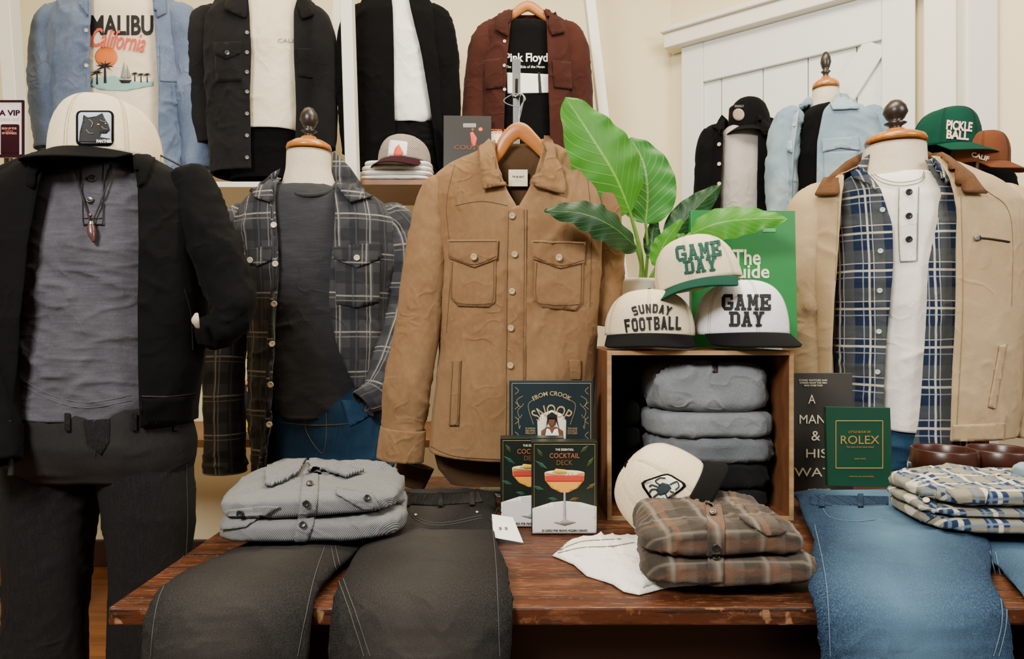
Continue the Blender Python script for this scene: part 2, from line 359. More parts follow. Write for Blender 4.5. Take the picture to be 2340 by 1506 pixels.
# ------------------------------------------------------------------ palette
BLK=plain('ink_black','0a0a0a',.7); WHT=plain('ink_white','f4f2ea',.7); GOLD=plain('gold_foil','c9a45a',.35,.6); GOLDM=plain('pale_gold_ink','b89f6c',.6)
CREAMT=plain('ink_cream','efe6c8',.7); GRN=plain('ink_green','0f4a3c',.8); REDT=plain('ink_coral','d8503c',.7); PINKT=plain('ink_pink','f0b6b0',.7)
ORG=plain('ink_orange','d9702a',.6); YEL=plain('ink_yellow','e8b83a',.6); GRY=plain('ink_grey','8a8a86',.7)
BTN_D=plain('button_dark','151515',.3,spec=.6); BTN_L=plain('button_horn','cbbfa4',.35,spec=.6); BTN_T=plain('button_tan','ab946f',.35,spec=.6); METAL=plain('brushed_steel','8c8c8a',.3,1)
BRASS=plain('zipper_metal','4a4640',.4,.9)
NECK=cloth('neck_jersey','e2d6bc','d2c4a8',fine=250,cr=0); BALL=wood('honey_wood','b8732c','9a5c1e','7a4014',sc=10,rough=.25,spec=.6); FIN=plain('ebony_finial','241b15',.35,spec=.5)
HANG=wood('hanger_wood','c07c3e','a56228','86471c',sc=8,rough=.35)
c_henley=cloth('slub_grey_jersey','515056','414046',streak=(.3,1,4),stk=.16,fine=260,big=20); c_blkjk=cloth('black_suede','080808','050505',big=9,fine=500,sheen=.01,spec=.12,rough=.9,cr=.4,crs=9)
c_blkrib=cloth('black_rib','060607','040404',fine=250,sheen=.01,cr=0); c_charc=cloth('charcoal_slub','36373a','2c2d30',streak=(.4,1,6),sheen=.03,stk=.2)
c_white=cloth('white_slub','f2ede2','e6e0d2',streak=(.4,1,8),cr=.3,stk=.15); c_wtee=cloth('white_jersey','f7f4ee','ece8e0',cr=.35); c_ctee=cloth('cream_jersey','f4e8cc','e9dcbd',cr=.35)
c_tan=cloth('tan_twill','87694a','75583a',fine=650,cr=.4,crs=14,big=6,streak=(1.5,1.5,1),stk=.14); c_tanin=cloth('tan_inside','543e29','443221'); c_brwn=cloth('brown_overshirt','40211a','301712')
c_beige=cloth('beige_canvas','b39d7a','a48c6a',big=4,cr=.3,crs=8); c_cord=cloth('brown_corduroy','64462e','523723',fine=200,cr=.2)
c_dark=cloth('washed_black','1e1d1f','151415'); c_knit=cloth('black_knit','070708','040405',sheen=.01); c_chamb=cloth('blue_chambray','56657f','75839c',fine=300,streak=(6,6,.5),stk=.35,cr=.6)
c_ldenim=denim('light_denim','728b9b','a3b5be',5); c_gsw=cloth('grey_fleece','666a6e','575b5f',fine=260); c_dsw=cloth('dark_fleece','151617','0f1011',cr=.3)
c_msw=cloth('mid_fleece','7f8487','6c7073',fine=180,cr=.6)
d_black=denim('washed_black_denim','141414','3d3a36',3.0,uf=.14); d_blk2=denim('washed_black_denim_worn','151516','33312f',3,cr=.3,uf=.30); d_blue=denim('blue_denim','132138','57778f',2.6,uf=.15); d_mid=denim('mid_blue_denim','1a3248','34597a',3)
k_cream=cloth('cap_cream','ead9b6','dfceaa',fine=300,cr=0); k_white=cloth('cap_white','f4f4f5','eaeaec',fine=300,cr=0); k_black=cloth('cap_black','09090a','060607',sheen=.01,cr=0); k_green=cloth('cap_green','0a4434','08362a',sheen=.02,cr=0)
k_burg=cloth('cap_burgundy','36121c','280c16',sheen=.03,cr=0); k_rust=cloth('cap_rust','704026','5c3520',cr=0); k_check=twill('cap_check','c8beb0','5c4a48',60)
CS=plain('cap_seam','b8ab92',.9); CSD=plain('cap_seam_dark','050505',.9)
p_grey=plaid('grey_shadow_plaid','333438',[('u',.105,.0,.03,'1e1f22',.75),('v',.12,.03,.034,'1e1f22',.75),('u',.105,.05,.003,'a9a49a',.7),('u',.105,.062,.002,'8e8a82',.55),('v',.12,.085,.003,'a9a49a',.7),('v',.12,.1,.002,'8e8a82',.55),('u',.0525,.02,.004,'4f5053',.5)],'3e3f43')
p_navy=plaid('navy_cream_plaid','131e34',[('u',.1,.02,.03,'555750',.6),('v',.115,.03,.034,'555750',.5),('u',.1,.055,.005,'d6cfba',.8),('v',.115,.075,.005,'d6cfba',.8),('u',.1,.04,.002,'c0bdb0',.7),('v',.115,.052,.002,'c0bdb0',.7),('u',.1,.075,.002,'9fa6ac',.7),('v',.115,.095,.002,'9fa6ac',.6)],'1a263e',fuzz=.2)
p_brn=plaid('brown_shadow_plaid','4a4239',[('u',.075,.01,.024,'2a2622',.8),('v',.075,.02,.024,'2a2622',.7),('u',.075,.048,.007,'7d5338',.42),('v',.075,.056,.007,'7d5338',.34),('u',.075,.062,.003,'8e8678',.5),('v',.075,.036,.002,'8e8678',.35)],'564e45',soft=.004)
p_cream=plaid('cream_blue_plaid','1b2b45',[('u',.066,.01,.024,'989075',.85),('v',.066,.02,.022,'989075',.62),('u',.066,.038,.007,'e4dcc6',.85),('v',.066,.045,.007,'e4dcc6',.8),('u',.066,.055,.004,'6f8194',.8),('v',.066,.002,.003,'6f8194',.8)],'22344e',fuzz=.15)
t_grey=twill('grey_diagonal_twill','8a8a86','505257',120)
PAINT=plain('cream_wall_paint','e2d5ae',.75,var=.05); WPAINT=plain('white_trim_paint','e0dccf',.5,var=.05); DPAINT=plain('pale_door_paint','dadcd6',.5,var=.06)
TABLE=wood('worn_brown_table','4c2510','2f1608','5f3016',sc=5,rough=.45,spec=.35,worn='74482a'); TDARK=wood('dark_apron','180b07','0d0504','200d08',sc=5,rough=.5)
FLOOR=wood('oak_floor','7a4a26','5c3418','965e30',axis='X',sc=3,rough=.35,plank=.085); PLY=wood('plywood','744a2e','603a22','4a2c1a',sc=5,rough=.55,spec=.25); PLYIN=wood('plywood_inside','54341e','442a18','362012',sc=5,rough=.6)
PLYE=wood('plywood_edge','a88a64','8a6a46','5a4028',sc=14,rough=.8,spec=.15); SHELFW=wood('shelf_oak','865a34','70461f','5a3818',sc=5)
PAPER=plain('page_paper','e9e2cf',.85); BOWL=wood('bowl_wood','381a0f','260f0a','462212',sc=9,rough=.3,spec=.5)
# ------------------------------------------------------------------ room
fl=struct(boxes('floor',[(-4,4.5,-2.5,4.2,-.05,0)],FLOOR,bevel=0))
struct(boxes('wall_back',[(-4,.86,3.42,3.52,0,3.4)],PAINT,bevel=0))
struct(boxes('wall_left',[(-3.1,-3,-2.5,3.42,0,3.4)],PAINT,bevel=0))
struct(boxes('baseboard_back',[(-3,.8,3.39,3.42,0,.13)],wood('dark_baseboard','3a1c12','2a130c'),bevel=.004))
struct(boxes('wall_far',[(1.9,4.4,3.7,3.8,0,3.4)],plain('yellow_wall','d9c06a',.8,var=.06),bevel=0))
struct(boxes('ceiling',[(-4,4.5,-2.5,4.2,3.4,3.45)],PAINT,bevel=0))
ang=math.atan2(-.32,.4); XF.append(Matrix.Translation((.80,3.34,0))@Matrix.Rotation(ang,4,'Z'))
struct(boxes('wall_right',[(-.05,1.42,.06,.16,0,3.4)],PAINT,bevel=0))
dv=[]; x=.03
while x<1.0: dv.append((x,min(x+.191,1.0),.02,.05,0.02,2.55)); x+=.194
dr=struct(boxes('door_1',dv,DPAINT,bevel=.003))
fr=[(.03,.14,0,.02,.02,2.55),(.90,1.02,0,.02,.02,2.55),(.14,.90,0,.02,2.36,2.55),(.14,.90,0,.02,.02,.2),(.14,.90,0,.02,1.15,1.29)]
o=boxes('door_frame_board',fr,DPAINT,dr,bevel=.004)
def brace(x0,z0,x1,z1,w):
    d=Vector((x1-x0,0,z1-z0)).normalized(); n=Vector((-d.z,0,d.x))*w/2; a=Vector((x0,0,z0));b=Vector((x1,0,z1))
    vs=[]
    for y in (.002,.02):
        for q in (a-n,b-n,b+n,a+n): vs.append((q.x,y,q.z))
    return vs,[(0,1,2,3),(7,6,5,4),(0,4,5,1),(1,5,6,2),(2,6,7,3),(3,7,4,0)]
v,f=brace(.18,1.30,.88,2.35,.10); mk('door_brace',v,f,DPAINT,dr,smooth=False,bevel=.003)
struct(boxes('trim_1',[(-.04,1.12,-.05,.05,2.55,2.62),(-.05,1.14,-.07,.05,2.62,2.645)],WPAINT,bevel=.005))
struct(boxes('trim_2',[(1.05,1.16,-.02,.06,0,3.3)],WPAINT,bevel=.005))
XF.pop()
struct(boxes('trim_3',[(1.70,1.83,2.56,2.72,0,3.4),(1.84,1.87,2.58,2.72,0,3.4)],WPAINT,bevel=.012))
struct(boxes('trim_4',[(1.86,2.9,2.62,2.68,2.22,3.4),(1.95,2.8,2.60,2.62,2.30,3.3)],WPAINT,bevel=.008))
b=boxes('door_2',[(2.52,3.4,3.64,3.70,0,2.42)],plain('oxblood_door','4c231a',.6),bevel=.01); struct(b)
boxes('door_panel',[(2.62,3.3,3.62,3.64,.3,2.1)],plain('orange_stained_panel','7c3f1e',.5),b)
# ladder shelving
LS=thing('ladder_shelf','white painted ladder shelving unit with oak shelf boards against the wall','shelving unit',(-.9,3.0,0))
def post(x0,y0,x1,y1,d,w=.018):
    a=P(x0,y0,d); b=P(x1,y1,d); t=(b-a); e=a+t*((0.0-a.z)/t.z); s=a+t*((2.85-a.z)/t.z)
    vs=[(q.x+sx*w,q.y+sy*.03,q.z) for q in (e,s) for sx,sy in ((-1,-1),(1,-1),(1,1),(-1,1))]
    mk('post',vs,[(0,3,2,1),(4,5,6,7),(0,1,5,4),(1,2,6,5),(2,3,7,6),(3,0,4,7)],WPAINT,LS,smooth=False,bevel=.003)
post(794,0,806,390,2.62,.022); post(775,0,762,200,3.15,.02); post(1347,0,1382,300,3.0,.022); post(18,0,44,380,2.62,.026)
SZ=1.765
boxes('shelf_board',[(-.66,.42,2.66,3.1,SZ-.022,SZ)],SHELFW,LS); boxes('shelf_board',[(-2.6,-.665,2.7,3.1,SZ-.022,SZ)],WPAINT,LS,label='white painted shelf board'); boxes('shelf_board',[(-2.6,.42,2.66,3.2,.72,.75)],SHELFW,LS)
# ------------------------------------------------------------------ table
T=thing('display_table','worn reddish brown wooden display table with dark apron','table',(.5,1.5,0))
TY0=1.055
bs=[];y=TY0
for w in (.245,.2,.25,.25): bs.append((-.625,2.0,y,y+w-.0006,.722,.75)); y+=w
boxes('table_top',bs,TABLE,T,bevel=.0035)
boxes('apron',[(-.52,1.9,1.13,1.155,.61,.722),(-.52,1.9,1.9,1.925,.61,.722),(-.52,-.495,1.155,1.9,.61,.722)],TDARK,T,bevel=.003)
for lx in (-.46,1.75):
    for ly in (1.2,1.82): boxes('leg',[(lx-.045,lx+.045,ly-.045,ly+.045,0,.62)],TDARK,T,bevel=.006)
boxes('stretcher',[(-.415,1.705,1.49,1.53,.16,.22)],TDARK,T)
# ------------------------------------------------------------------ helpers for clothing
def neckblock(parent,cx,y0,y1,hw0,hw1,d):
    s=d/F; X=(cx-CX)*s
    n=torso('neck',[(y0,cx-hw0,cx+hw0,hw0*s*.95),((y0+y1)/2,cx-hw0*1.03,cx+hw0*1.03,hw0*s*.98),(y1,cx-hw1,cx+hw1,hw1*s*.9),(y1+40,cx-hw1*1.5,cx+hw1*1.5,hw1*s)],d,NECK,parent,n=24,seg=48,p=2.1,cap=True)
    z=P(cx,y0,d).z; r=hw0*s
    lathe('neck_cap',[(.0001,-.004),(r*1.02,-.004),(r*1.03,.004),(r*.98,.014),(r*.7,.026),(r*.4,.032),(r*.33,.04),(.0001,.04)],(X,d,z),BALL,parent)
    lathe('finial',[(r*.33,.034),(r*.2,.044),(r*.22,.052),(r*.38,.06),(r*.2,.066),(r*.3,.075),(r*.42,.095),(r*.36,.115),(r*.2,.132),(.0001,.138)],(X,d,z),FIN,parent)
    return n
def stand(parent,X,d,ztop):
    lathe('stand_pole',[(.0001,ztop),(.014,ztop),(.014,.04),(.02,.035),(.14,.02),(.15,0),(.0001,0)],(X,d,0),METAL,parent,label='metal stand pole with round foot')
def sleeve(parent,path,mat,n=60,wr=(.006,(9,9,16),3),cuff=None,flat=.95):
    a,b=path[0],path[1]; m=tuple(a[i]+(b[i]-a[i])*.3 for i in range(4))
    path=[(a[0],a[1],a[2],a[3]*.25),(m[0],m[1],m[2],m[3]*.93)]+list(path[1:])
    o=tube('sleeve',path,mat,parent,n=n,seg=44,flat=flat,wr=wr,solid=.003)
    if cuff: tube('cuff',cuff,mat,parent,n=10,seg=40,flat=flat,solid=.004,wr=(.002,(20,20,20),1))
    return o
def legs(name,hips,paths,d,mat,parent,wr=(.007,(10,10,8),5)):
    parts=[torso('x',hips,d,mat,None,only=True,n=36,seg=80,wr=None)]
    for p in paths: parts.append(tubev([tuple(P(*q[:3]))+(q[3],) for q in p],110,52,.95))
    v,f,u=join(*parts); return mk(name,v,f,mat,parent,uv=u,wr=wr,solid=.003)
# ------------------------------------------------------------------ caps
def cap(name,label,loc,rz,rx,ry,sc,crown,brim,k=.022,group='baseball caps',button_m=None,H0=.118,drop=.034,sm_=None):
    e=thing(name,label,'cap',loc,group)
    XF.append(Matrix.Translation(loc)@Matrix.Rotation(rz,4,'Z')@Matrix.Rotation(rx,4,'X')@Matrix.Rotation(ry,4,'Y')@Matrix.Scale(sc,4))
    n,seg=26,84; vs=[];uv=[]
    def S(ph,th,o=0):
        fr=max(0,math.cos(th)); e_=.62-.16*fr; r_=max(math.cos(ph),1e-4)**e_+o*10
        return (.1*r_*math.sin(th),-.108*r_*math.cos(th),H0*math.sin(ph)**.95*(1+.04*fr)+o*.3)
    for i in range(n):
        ph=i/(n-1)*math.pi/2
        for j in range(seg+1):
            th=-math.pi+2*math.pi*j/seg
            q=(th/(math.pi/3))%1; g=min(q,1-q); vs.append(S(ph,th,-.0014*math.exp(-(g*22)**2))); uv.append((th*.1,vs[-1][2]))
    fs=orient(vs,grid_faces(n,seg+1),lambda i:Vector((0,0,.04)))
    cr=mk('crown',vs,fs,crown,e,uv=uv,solid=.002,wr=(.0012,(25,25,25),2))
    for kk in range(6):
        for dd in (-.03,.03):
            th=kk*math.pi/3+dd; tube('panel_seam',[S(ph,th,.00002)+(.0004,) for ph in np.linspace(.02,1.45,14)],sm_ or CS,e,n=26,seg=5,px=False)
    vs=[];nu,nv=41,12
    def B(u,v):
        a=u*math.radians(66); b=u*math.radians(74)
        xi,yi=.1*math.sin(a),-.108*math.cos(a); xo,yo=.097*math.sin(b),-(.052+.118*max(0,math.cos(b))**.8)
        x=xi+(xo-xi)*v; y=yi+(yo-yi)*v
        return (x,y,.004-k*(abs(x)/.09)**2*(.35+.65*v)-drop*v*(1-.55*abs(u)**2))
    for i in range(nv):
        for j in range(nu): vs.append(B(-1+2*j/(nu-1),i/(nv-1)))
    br=mk('brim',vs,grid_faces(nv,nu),brim,e,uv=[(q[0],q[1]) for q in vs])
    md=br.modifiers.new('s','SOLIDIFY'); md.thickness=.0035; md.offset=0
    lathe('top_button',[(.0001,.006),(.006,.004),(.008,0),(.006,-.003)],(0,0,H0+.002),button_m or brim,e,seg=16)
    XF.pop(); return e,cr,br
# ================================================================== left mannequin
M=thing('mannequin','headless mannequin in open black jacket, grey henley and washed black jeans','mannequin',(-.97,1.6,0))
J=legs('jeans',[(900,60,385,.11),(960,40,425,.13),(1020,25,440,.135),(1060,22,440,.125),(1100,30,432,.1)],
     [[(128,980,1.6,.1),(118,1100,1.6,.104),(108,1300,1.6,.092),(105,1500,1.6,.088),(102,1885,1.6,.095)],[(328,980,1.6,.105),(335,1100,1.6,.104),(342,1300,1.6,.092),(342,1500,1.6,.090),(345,1885,1.6,.095)]],1.6,d_blk2,M,wr=(.009,(13,13,5),5))
bj=BV(J)
DTH=plain('dark_thread','2e2b28',.9)
seam('stitching',[(222,960),(220,1000),(217,1045)],bj,DTH,J,r=.001)
patch('fly',[(190,960),(252,958),(250,1010),(232,1040),(200,1015)],bj,d_blk2,J,off=.003)
seam('stitching',[(425,1060),(428,1200),(420,1350),(415,1500)],bj,DTH,J,r=.0012)
for x in (150,300,395): patch('belt_loop',rr(x,945,x+12,985,2),bj,d_blk2,J,off=.007,thick=.003)
hen=torso('henley_shirt',[(368,160,300,.07),(395,110,350,.1),(450,75,400,.12),(560,62,405,.13),(700,62,395,.128),(800,58,392,.125),(880,48,395,.13),(935,48,398,.135)],1.6,c_henley,M,wr=(.012,(5,5,12),2),hem=.022,n=150,seg=120)
bh=BV(hen)
patch('placket',[(186,375),(240,375),(238,515),(190,515)],bh,c_henley,hen,off=.003,uvs=(.1,.1))
for y in (410,460): button(212-(y-410)*.1,y,bh,BTN_D,hen,r=.008,off=.008)
button(207,492,bh,REDT,hen,r=.003,off=.007)
GTH=plain('grey_thread','5a585e',.9)
for dy in (0,-12): seam('hem_stitching',[(52,880+dy),(120,915+dy),(200,932+dy),(300,915+dy)],bh,GTH,hen,r=.0007)
for pts in ([(188,376),(191,512)],[(238,376),(236,512)],[(191,513),(236,513)],[(191,500),(236,500)]): seam('placket_stitching',pts,bh,plain('dark_stitch','232226',.9),hen,r=.0009,off=.005)
jk=torso('bomber_jacket',[(333,135,325,.075,142,318),(350,85,370,.105,128,288),(378,30,420,.135,112,292),(430,-30,452,.155,92,300),(560,-60,462,.165,66,301),(700,-60,462,.17,50,298),(850,-60,456,.168,38,298),(975,-60,442,.16,28,300)],1.6,c_blkjk,M,opened=True,wr=(.010,(7,7,6),7),n=140,seg=150)
bk=BV(jk)
JS=plain('jacket_seam','030303',.5)
seam('hem_seam',[(302,905),(380,907),(448,899)],bk,JS,jk,r=.002)
patch('hem_band',[(302,912),(446,905),(440,962),(302,974)],bk,c_blkrib,jk,off=.003)
patch('collar',[(98,338),(128,332),(130,362),(100,420),(78,432),(58,420),(66,382)],bk,c_blkrib,jk,off=.008,thick=.006)
patch('collar',[(300,330),(335,338),(352,365),(330,420),(308,430),(296,395)],bk,c_blkrib,jk,off=.008,thick=.006)
seam('zipper',[(94,425),(68,560),(52,700),(40,850),(30,968)],bk,BRASS,jk,r=.0035,off=.002)
seam('zipper',[(300,428),(302,560),(300,700),(300,960)],bk,BRASS,jk,r=.0022,off=.002)
seam('panel_seam',[(345,345),(400,372),(448,402),(458,480)],bk,JS,jk,r=.0025)
seam('pocket_seam',[(420,660),(436,720),(440,800)],bk,JS,jk,r=.002)
sleeve(jk,[(405,392,1.6,.055),(436,440,1.6,.062),(478,540,1.59,.060),(518,640,1.58,.055),(534,705,1.575,.050),(512,748,1.575,.044),(468,762,1.60,.036),(425,755,1.64,.028)],c_blkjk,n=100,wr=(.010,(13,13,15),3))
tube('pocket_lining',[(449,716,1.50,.004),(446,732,1.49,.009),(452,750,1.50,.004)],plain('dull_cream_tag','b5aa90',.9),jk,n=10,seg=8,flat=.4,caps=True,label='cream tag tucked at pocket')
sleeve(jk,[(10,400,1.6,.06),(-25,500,1.58,.07),(-45,700,1.5,.065),(-30,900,1.45,.058),(-8,1060,1.42,.05)],c_blkjk,wr=(.008,(14,14,16),4))
tube('drawstring',[(22,960,1.42,.003),(26,1020,1.42,.003),(25,1085,1.42,.006)],BLK,jk,n=12,seg=8)
nk=thing('necklace','black cord necklace with a reddish stone pendant on the henley','necklace',tuple(P(215,540,1.45)))
for pts in ([(168,375),(185,430),(208,505)],[(262,378),(245,430),(216,505)]): seam('cord',pts,bh,BLK,nk,r=.0018,off=.01)
tube('pendant_cap',[tuple(bh.hit(212,505,.012)[0])+(.006,),tuple(bh.hit(212,520,.012)[0])+(.007,)],METAL,nk,n=6,seg=12,px=False,caps=True)
tube('pendant',[tuple(bh.hit(212,518,.013)[0])+(.008,),tuple(bh.hit(214,536,.013)[0])+(.009,),tuple(bh.hit(217,556,.013)[0])+(.003,)],plain('red_stone','4a2a2c',.3,spec=.6),nk,n=12,seg=8,px=False,caps=True)
tube('neck',[tuple(P(230,400,1.6))+(.07,),tuple(P(230,370,1.6))+(.062,),tuple(P(230,330,1.6))+(.05,)],c_blkrib,M,n=10,px=False,caps=True,label='dark mannequin neck')
E,cr,br=cap('baseball_cap','cream baseball cap with black brim and animal patch on the mannequin',Vector((P(246,0,1.60).x,1.60,1.572)),-.16,.0,0,1.15,k_cream,k_black,k=.006,button_m=k_black,H0=.122,drop=.034)
bc=BV(cr)
patch('patch_badge',rr(174,253,260,334,12),bc,k_black,E,off=.002); patch('patch_field',rr(180,258,254,328,8),bc,plain('patch_blue','a9b6c8',.8),E,off=.0045,thick=.001)
patch('patch_animal',[(182,326),(184,302),(190,280),(192,264),(202,270),(220,267),(234,260),(239,272),(247,284),(251,299),(243,306),(231,306),(229,314),(252,318),(252,327)],bc,BLK,E,off=.0058,thick=.001,step=6)
text('PANTHER',238,324,34,7,bc,WHT,E,off=.008,bold=.03)
patch('patch_eye',ell(225,286,3,1.6,8),bc,YEL,E,off=.0075,thick=.0005,step=3); patch('patch_eye',ell(241,284,2,1.4,8),bc,YEL,E,off=.0075,thick=.0005,step=3)
for pts in ([(205,275),(212,283),(209,292)],[(232,290),(238,296),(246,296)],[(198,298),(206,306),(214,306)],[(228,276),(236,280),(242,279)]): seam('patch_highlight',pts,bc,GRY,E,r=.0006,off=.0075)
# ================================================================== plaid mannequin
D2=2.2
M=thing('mannequin','mannequin torso in open grey plaid overshirt, charcoal tee and blue jeans','mannequin',(-.655,D2,0))
neckblock(M,706,342,425,49,62,D2)
jn=legs('jeans',[(885,640,860,.12),(930,636,885,.135),(1000,632,890,.14),(1060,632,890,.13),(1100,636,886,.1)],[[(700,1040,D2,.1),(698,1200,D2,.1),(695,1585,D2,.09)],[(828,1040,D2,.1),(830,1200,D2,.1),(835,1585,D2,.09)]],D2,d_mid,M)
bj=BV(jn)
TH=plain('tan_thread','7a6242',.9)
seam('stitching',[(700,935),(700,985),(735,1035),(745,1000),(745,940)],bj,TH,jn,r=.0007); seam('waist_seam',[(640,965),(720,972),(800,968)],bj,TH,jn,r=.0009)
patch('pocket',[(780,915),(838,910),(842,952),(800,975)],bj,d_mid,jn,off=.004)
te=torso('tee_shirt',[(423,640,770,.085),(440,600,810,.105),(480,575,855,.12),(600,580,850,.13),(750,595,845,.13),(850,605,850,.135),(915,622,850,.14),(940,650,800,.14)],D2,c_charc,M,wr=(.008,(7,7,9),4),hem=.02,n=110)
tube('neckband',[tuple(P(640,418,D2-.02))+(.007,),tuple(P(660,438,D2-.085))+(.007,),tuple(P(706,447,D2-.11))+(.007,),tuple(P(752,438,D2-.085))+(.007,),tuple(P(772,416,D2-.02))+(.007,)],c_charc,te,n=24,seg=10,px=False)
ps=torso('plaid_overshirt',[(410,634,772,.09,640,765),(425,595,825,.115,632,764),(452,560,880,.135,627,765),(500,540,915,.148,630,766),(560,540,920,.153,635,762),(640,560,905,.155,635,754),(700,570,895,.155,630,752),(790,575,890,.155,624,770),(880,575,885,.155,620,806),(950,577,880,.155,618,845),(1085,585,870,.15,600,860)],D2,p_grey,M,opened=True,wr=(.009,(8,8,7),8),n=130,seg=140)
bp=BV(ps)
patch('placket',[(618,470),(640,470),(646,560),(646,640),(640,700),(634,790),(632,880),(630,970),(622,1075),(588,1075),(606,970),(608,880),(610,790),(616,700),(622,640),(622,560)],bp,p_grey,ps,off=.003,uvs=(.04,.02))
for x,y in ((627,515),(630,603),(628,695),(623,787),(620,879),(617,970)): button(x,y,bp,BTN_L,ps,r=.0095,off=.007)
for poly,bx in (([(760,566),(790,560),(868,556),(872,590),(815,612),(764,592)],(815,590)),([(562,570),(622,562),(620,595),(590,608),(566,596)],(575,594))):
    patch('pocket_flap',poly,bp,p_grey,ps,off=.008,thick=.004,uvs=(.02,.03)); button(*bx,bp,BTN_L,ps,r=.0095,off=.014)
patch('chest_pocket',[(765,592),(868,588),(866,690),(815,704),(768,694)],bp,p_grey,ps,off=.004,uvs=(.01,.01))
patch('collar',[(640,385),(634,430),(640,472),(584,452),(572,440),(622,395)],bp,p_grey,ps,off=.016,thick=.006,uvs=(.03,.05))
patch('collar',[(762,345),(800,382),(848,452),(800,464),(770,430),(758,392)],bp,p_grey,ps,off=.016,thick=.006,uvs=(.03,.05))
sleeve(ps,[(572,465,D2,.06),(537,560,D2,.075),(520,700,D2,.07),(512,850,D2-.02,.066),(514,1000,D2-.03,.064),(514,1078,D2-.03,.066)],p_grey,n=90,wr=(.008,(10,10,16),3))
sleeve(ps,[(885,465,D2,.06),(916,560,D2,.072),(922,690,D2,.066),(902,800,D2-.06,.062),(868,890,D2-.12,.056),(830,925,D2-.15,.048)],p_grey,n=90,wr=(.011,(14,14,14),3))
# ================================================================== tan shirt
D3=1.72
SH=thing('overshirt','tan button-up overshirt with two flap pockets on a wooden hanger','shirt',tuple(P(1183,1060,D3)))
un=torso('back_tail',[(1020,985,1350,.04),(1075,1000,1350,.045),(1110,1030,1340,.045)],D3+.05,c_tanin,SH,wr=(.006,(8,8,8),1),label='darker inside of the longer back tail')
ts=torso('body',[(318,1120,1250,.028,1130,1238),(335,1090,1285,.035,1130,1238),(362,1030,1320,.05,1134,1236),(395,990,1350,.062,1142,1226),(440,978,1372,.072,1160,1206),(475,985,1380,.078,1181,1185),(480,985,1380,.078,1184,1182),(600,1005,1376,.080,1186,1180),(800,1005,1362,.080,1186,1180),(950,985,1356,.080,1186,1180),(1030,978,1354,.078,1186,1180)],D3,c_tan,SH,opened=True,wr=(.009,(9,9,3.5),11),n=170,seg=170,hem=.022)
bt=BV(ts)
lb=boxes('label',[(P(1162,385,1.70).x,P(1206,385,1.70).x,1.718,1.721,P(1185,426,1.72).z,P(1185,388,1.72).z)],c_ctee,SH,bevel=0,label='cream woven neck label')
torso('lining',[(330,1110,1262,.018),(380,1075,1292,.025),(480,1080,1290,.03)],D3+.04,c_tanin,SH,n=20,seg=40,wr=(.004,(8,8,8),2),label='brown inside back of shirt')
text('TRUE GRIT',1184,404,28,4,BV(lb),BLK,SH,off=.001)
patch('placket',[(1164,478),(1186,468),(1204,478),(1202,700),(1200,1058),(1152,1058),(1156,800),(1160,600)],bt,c_tan,ts,off=.004)
for x,y in ((1162,432),(1170,494),(1176,582),(1170,666),(1167,750),(1165,835)): button(x,y,bt,BTN_T,ts,r=.008,off=.009)
THB=plain('brown_thread','5f462c',.9)
for pts in ([(1198,480),(1198,700),(1196,1050)],[(1162,484),(1158,700),(1156,1050)]): seam('stitching',pts,bt,THB,ts,r=.0009,off=.005)
for px0,px1,y0,sk in ((1025,1139,548,0),(1216,1338,550,6)):
    m=(px0+px1)/2
    patch('chest_pocket',[(px0+5,y0+34),(px1-5,y0+34+sk),(px1-7,y0+142),(px1-22,y0+154+sk),(px0+22,y0+152),(px0+5,y0+134)],bt,c_tan,ts,off=.004)
    patch('pocket_flap',[(px0,y0),(px1,y0+sk*.5),(px1-2,y0+44+sk),(m+2,y0+64),(px0+2,y0+42)],bt,c_tan,ts,off=.008,thick=.003); button(m+2,y0+40,bt,BTN_T,ts,r=.0085,off=.016)
    seam('stitching',[(px0+3,y0+4),(px1-3,y0+4+sk*.5)],bt,THB,ts,r=.0008,off=.009)
    seam('stitching',[(px0+5,y0+37),(m,y0+57),(px1-5,y0+38+sk)],bt,THB,ts,r=.0008,off=.009,n=10)
    seam('stitching',[(px0+10,y0+50),(px0+9,y0+128),(px0+26,y0+145),(px1-26,y0+146),(px1-12,y0+134),(px1-10,y0+50)],bt,THB,ts,r=.0008,off=.005,n=60)
for q in ([(1034,822),(1054,822),(1048,972),(1026,972)],[(1300,822),(1326,822),(1326,868),(1304,868)]): patch('welt_pocket',q,bt,c_tan,ts,off=.006)
seam('stitching',[(1052,826),(1045,968)],bt,THB,ts,r=.001,off=.007); seam('stitching',[(1036,826),(1029,968)],bt,THB,ts,r=.001,off=.007)
seam('stitching',[(985,1020),(1040,1042),(1150,1050)],bt,THB,ts,r=.0008,off=.002)
for pts in ([(1040,375),(1020,470),(1030,600),(1020,760)],[(1342,400),(1352,520),(1348,700)],[(1040,470),(1100,460),(1160,470)]): seam('yoke_seam',pts,bt,THB,ts,r=.0009,off=.0005)
patch('collar',[(1096,338),(1116,316),(1130,338),(1142,392),(1166,424),(1104,434),(1098,380)],bt,c_tan,ts,off=.018,thick=.006,wr=(.003,(14,14,14),2))
patch('collar',[(1240,318),(1252,316),(1264,340),(1290,420),(1286,446),(1208,424),(1238,388),(1248,350)],bt,c_tan,ts,off=.018,thick=.006,wr=(.003,(14,14,14),2))
sleeve(ts,[(1030,395,D3,.042),(998,470,D3,.058),(975,620,D3-.01,.058),(950,780,D3-.02,.058),(930,890,D3-.02,.058),(922,985,D3-.02,.05)],c_tan,n=110,cuff=[(922,978,D3-.02,.057),(914,1050,D3-.02,.06)],flat=.8,wr=(.007,(12,12,7),3))
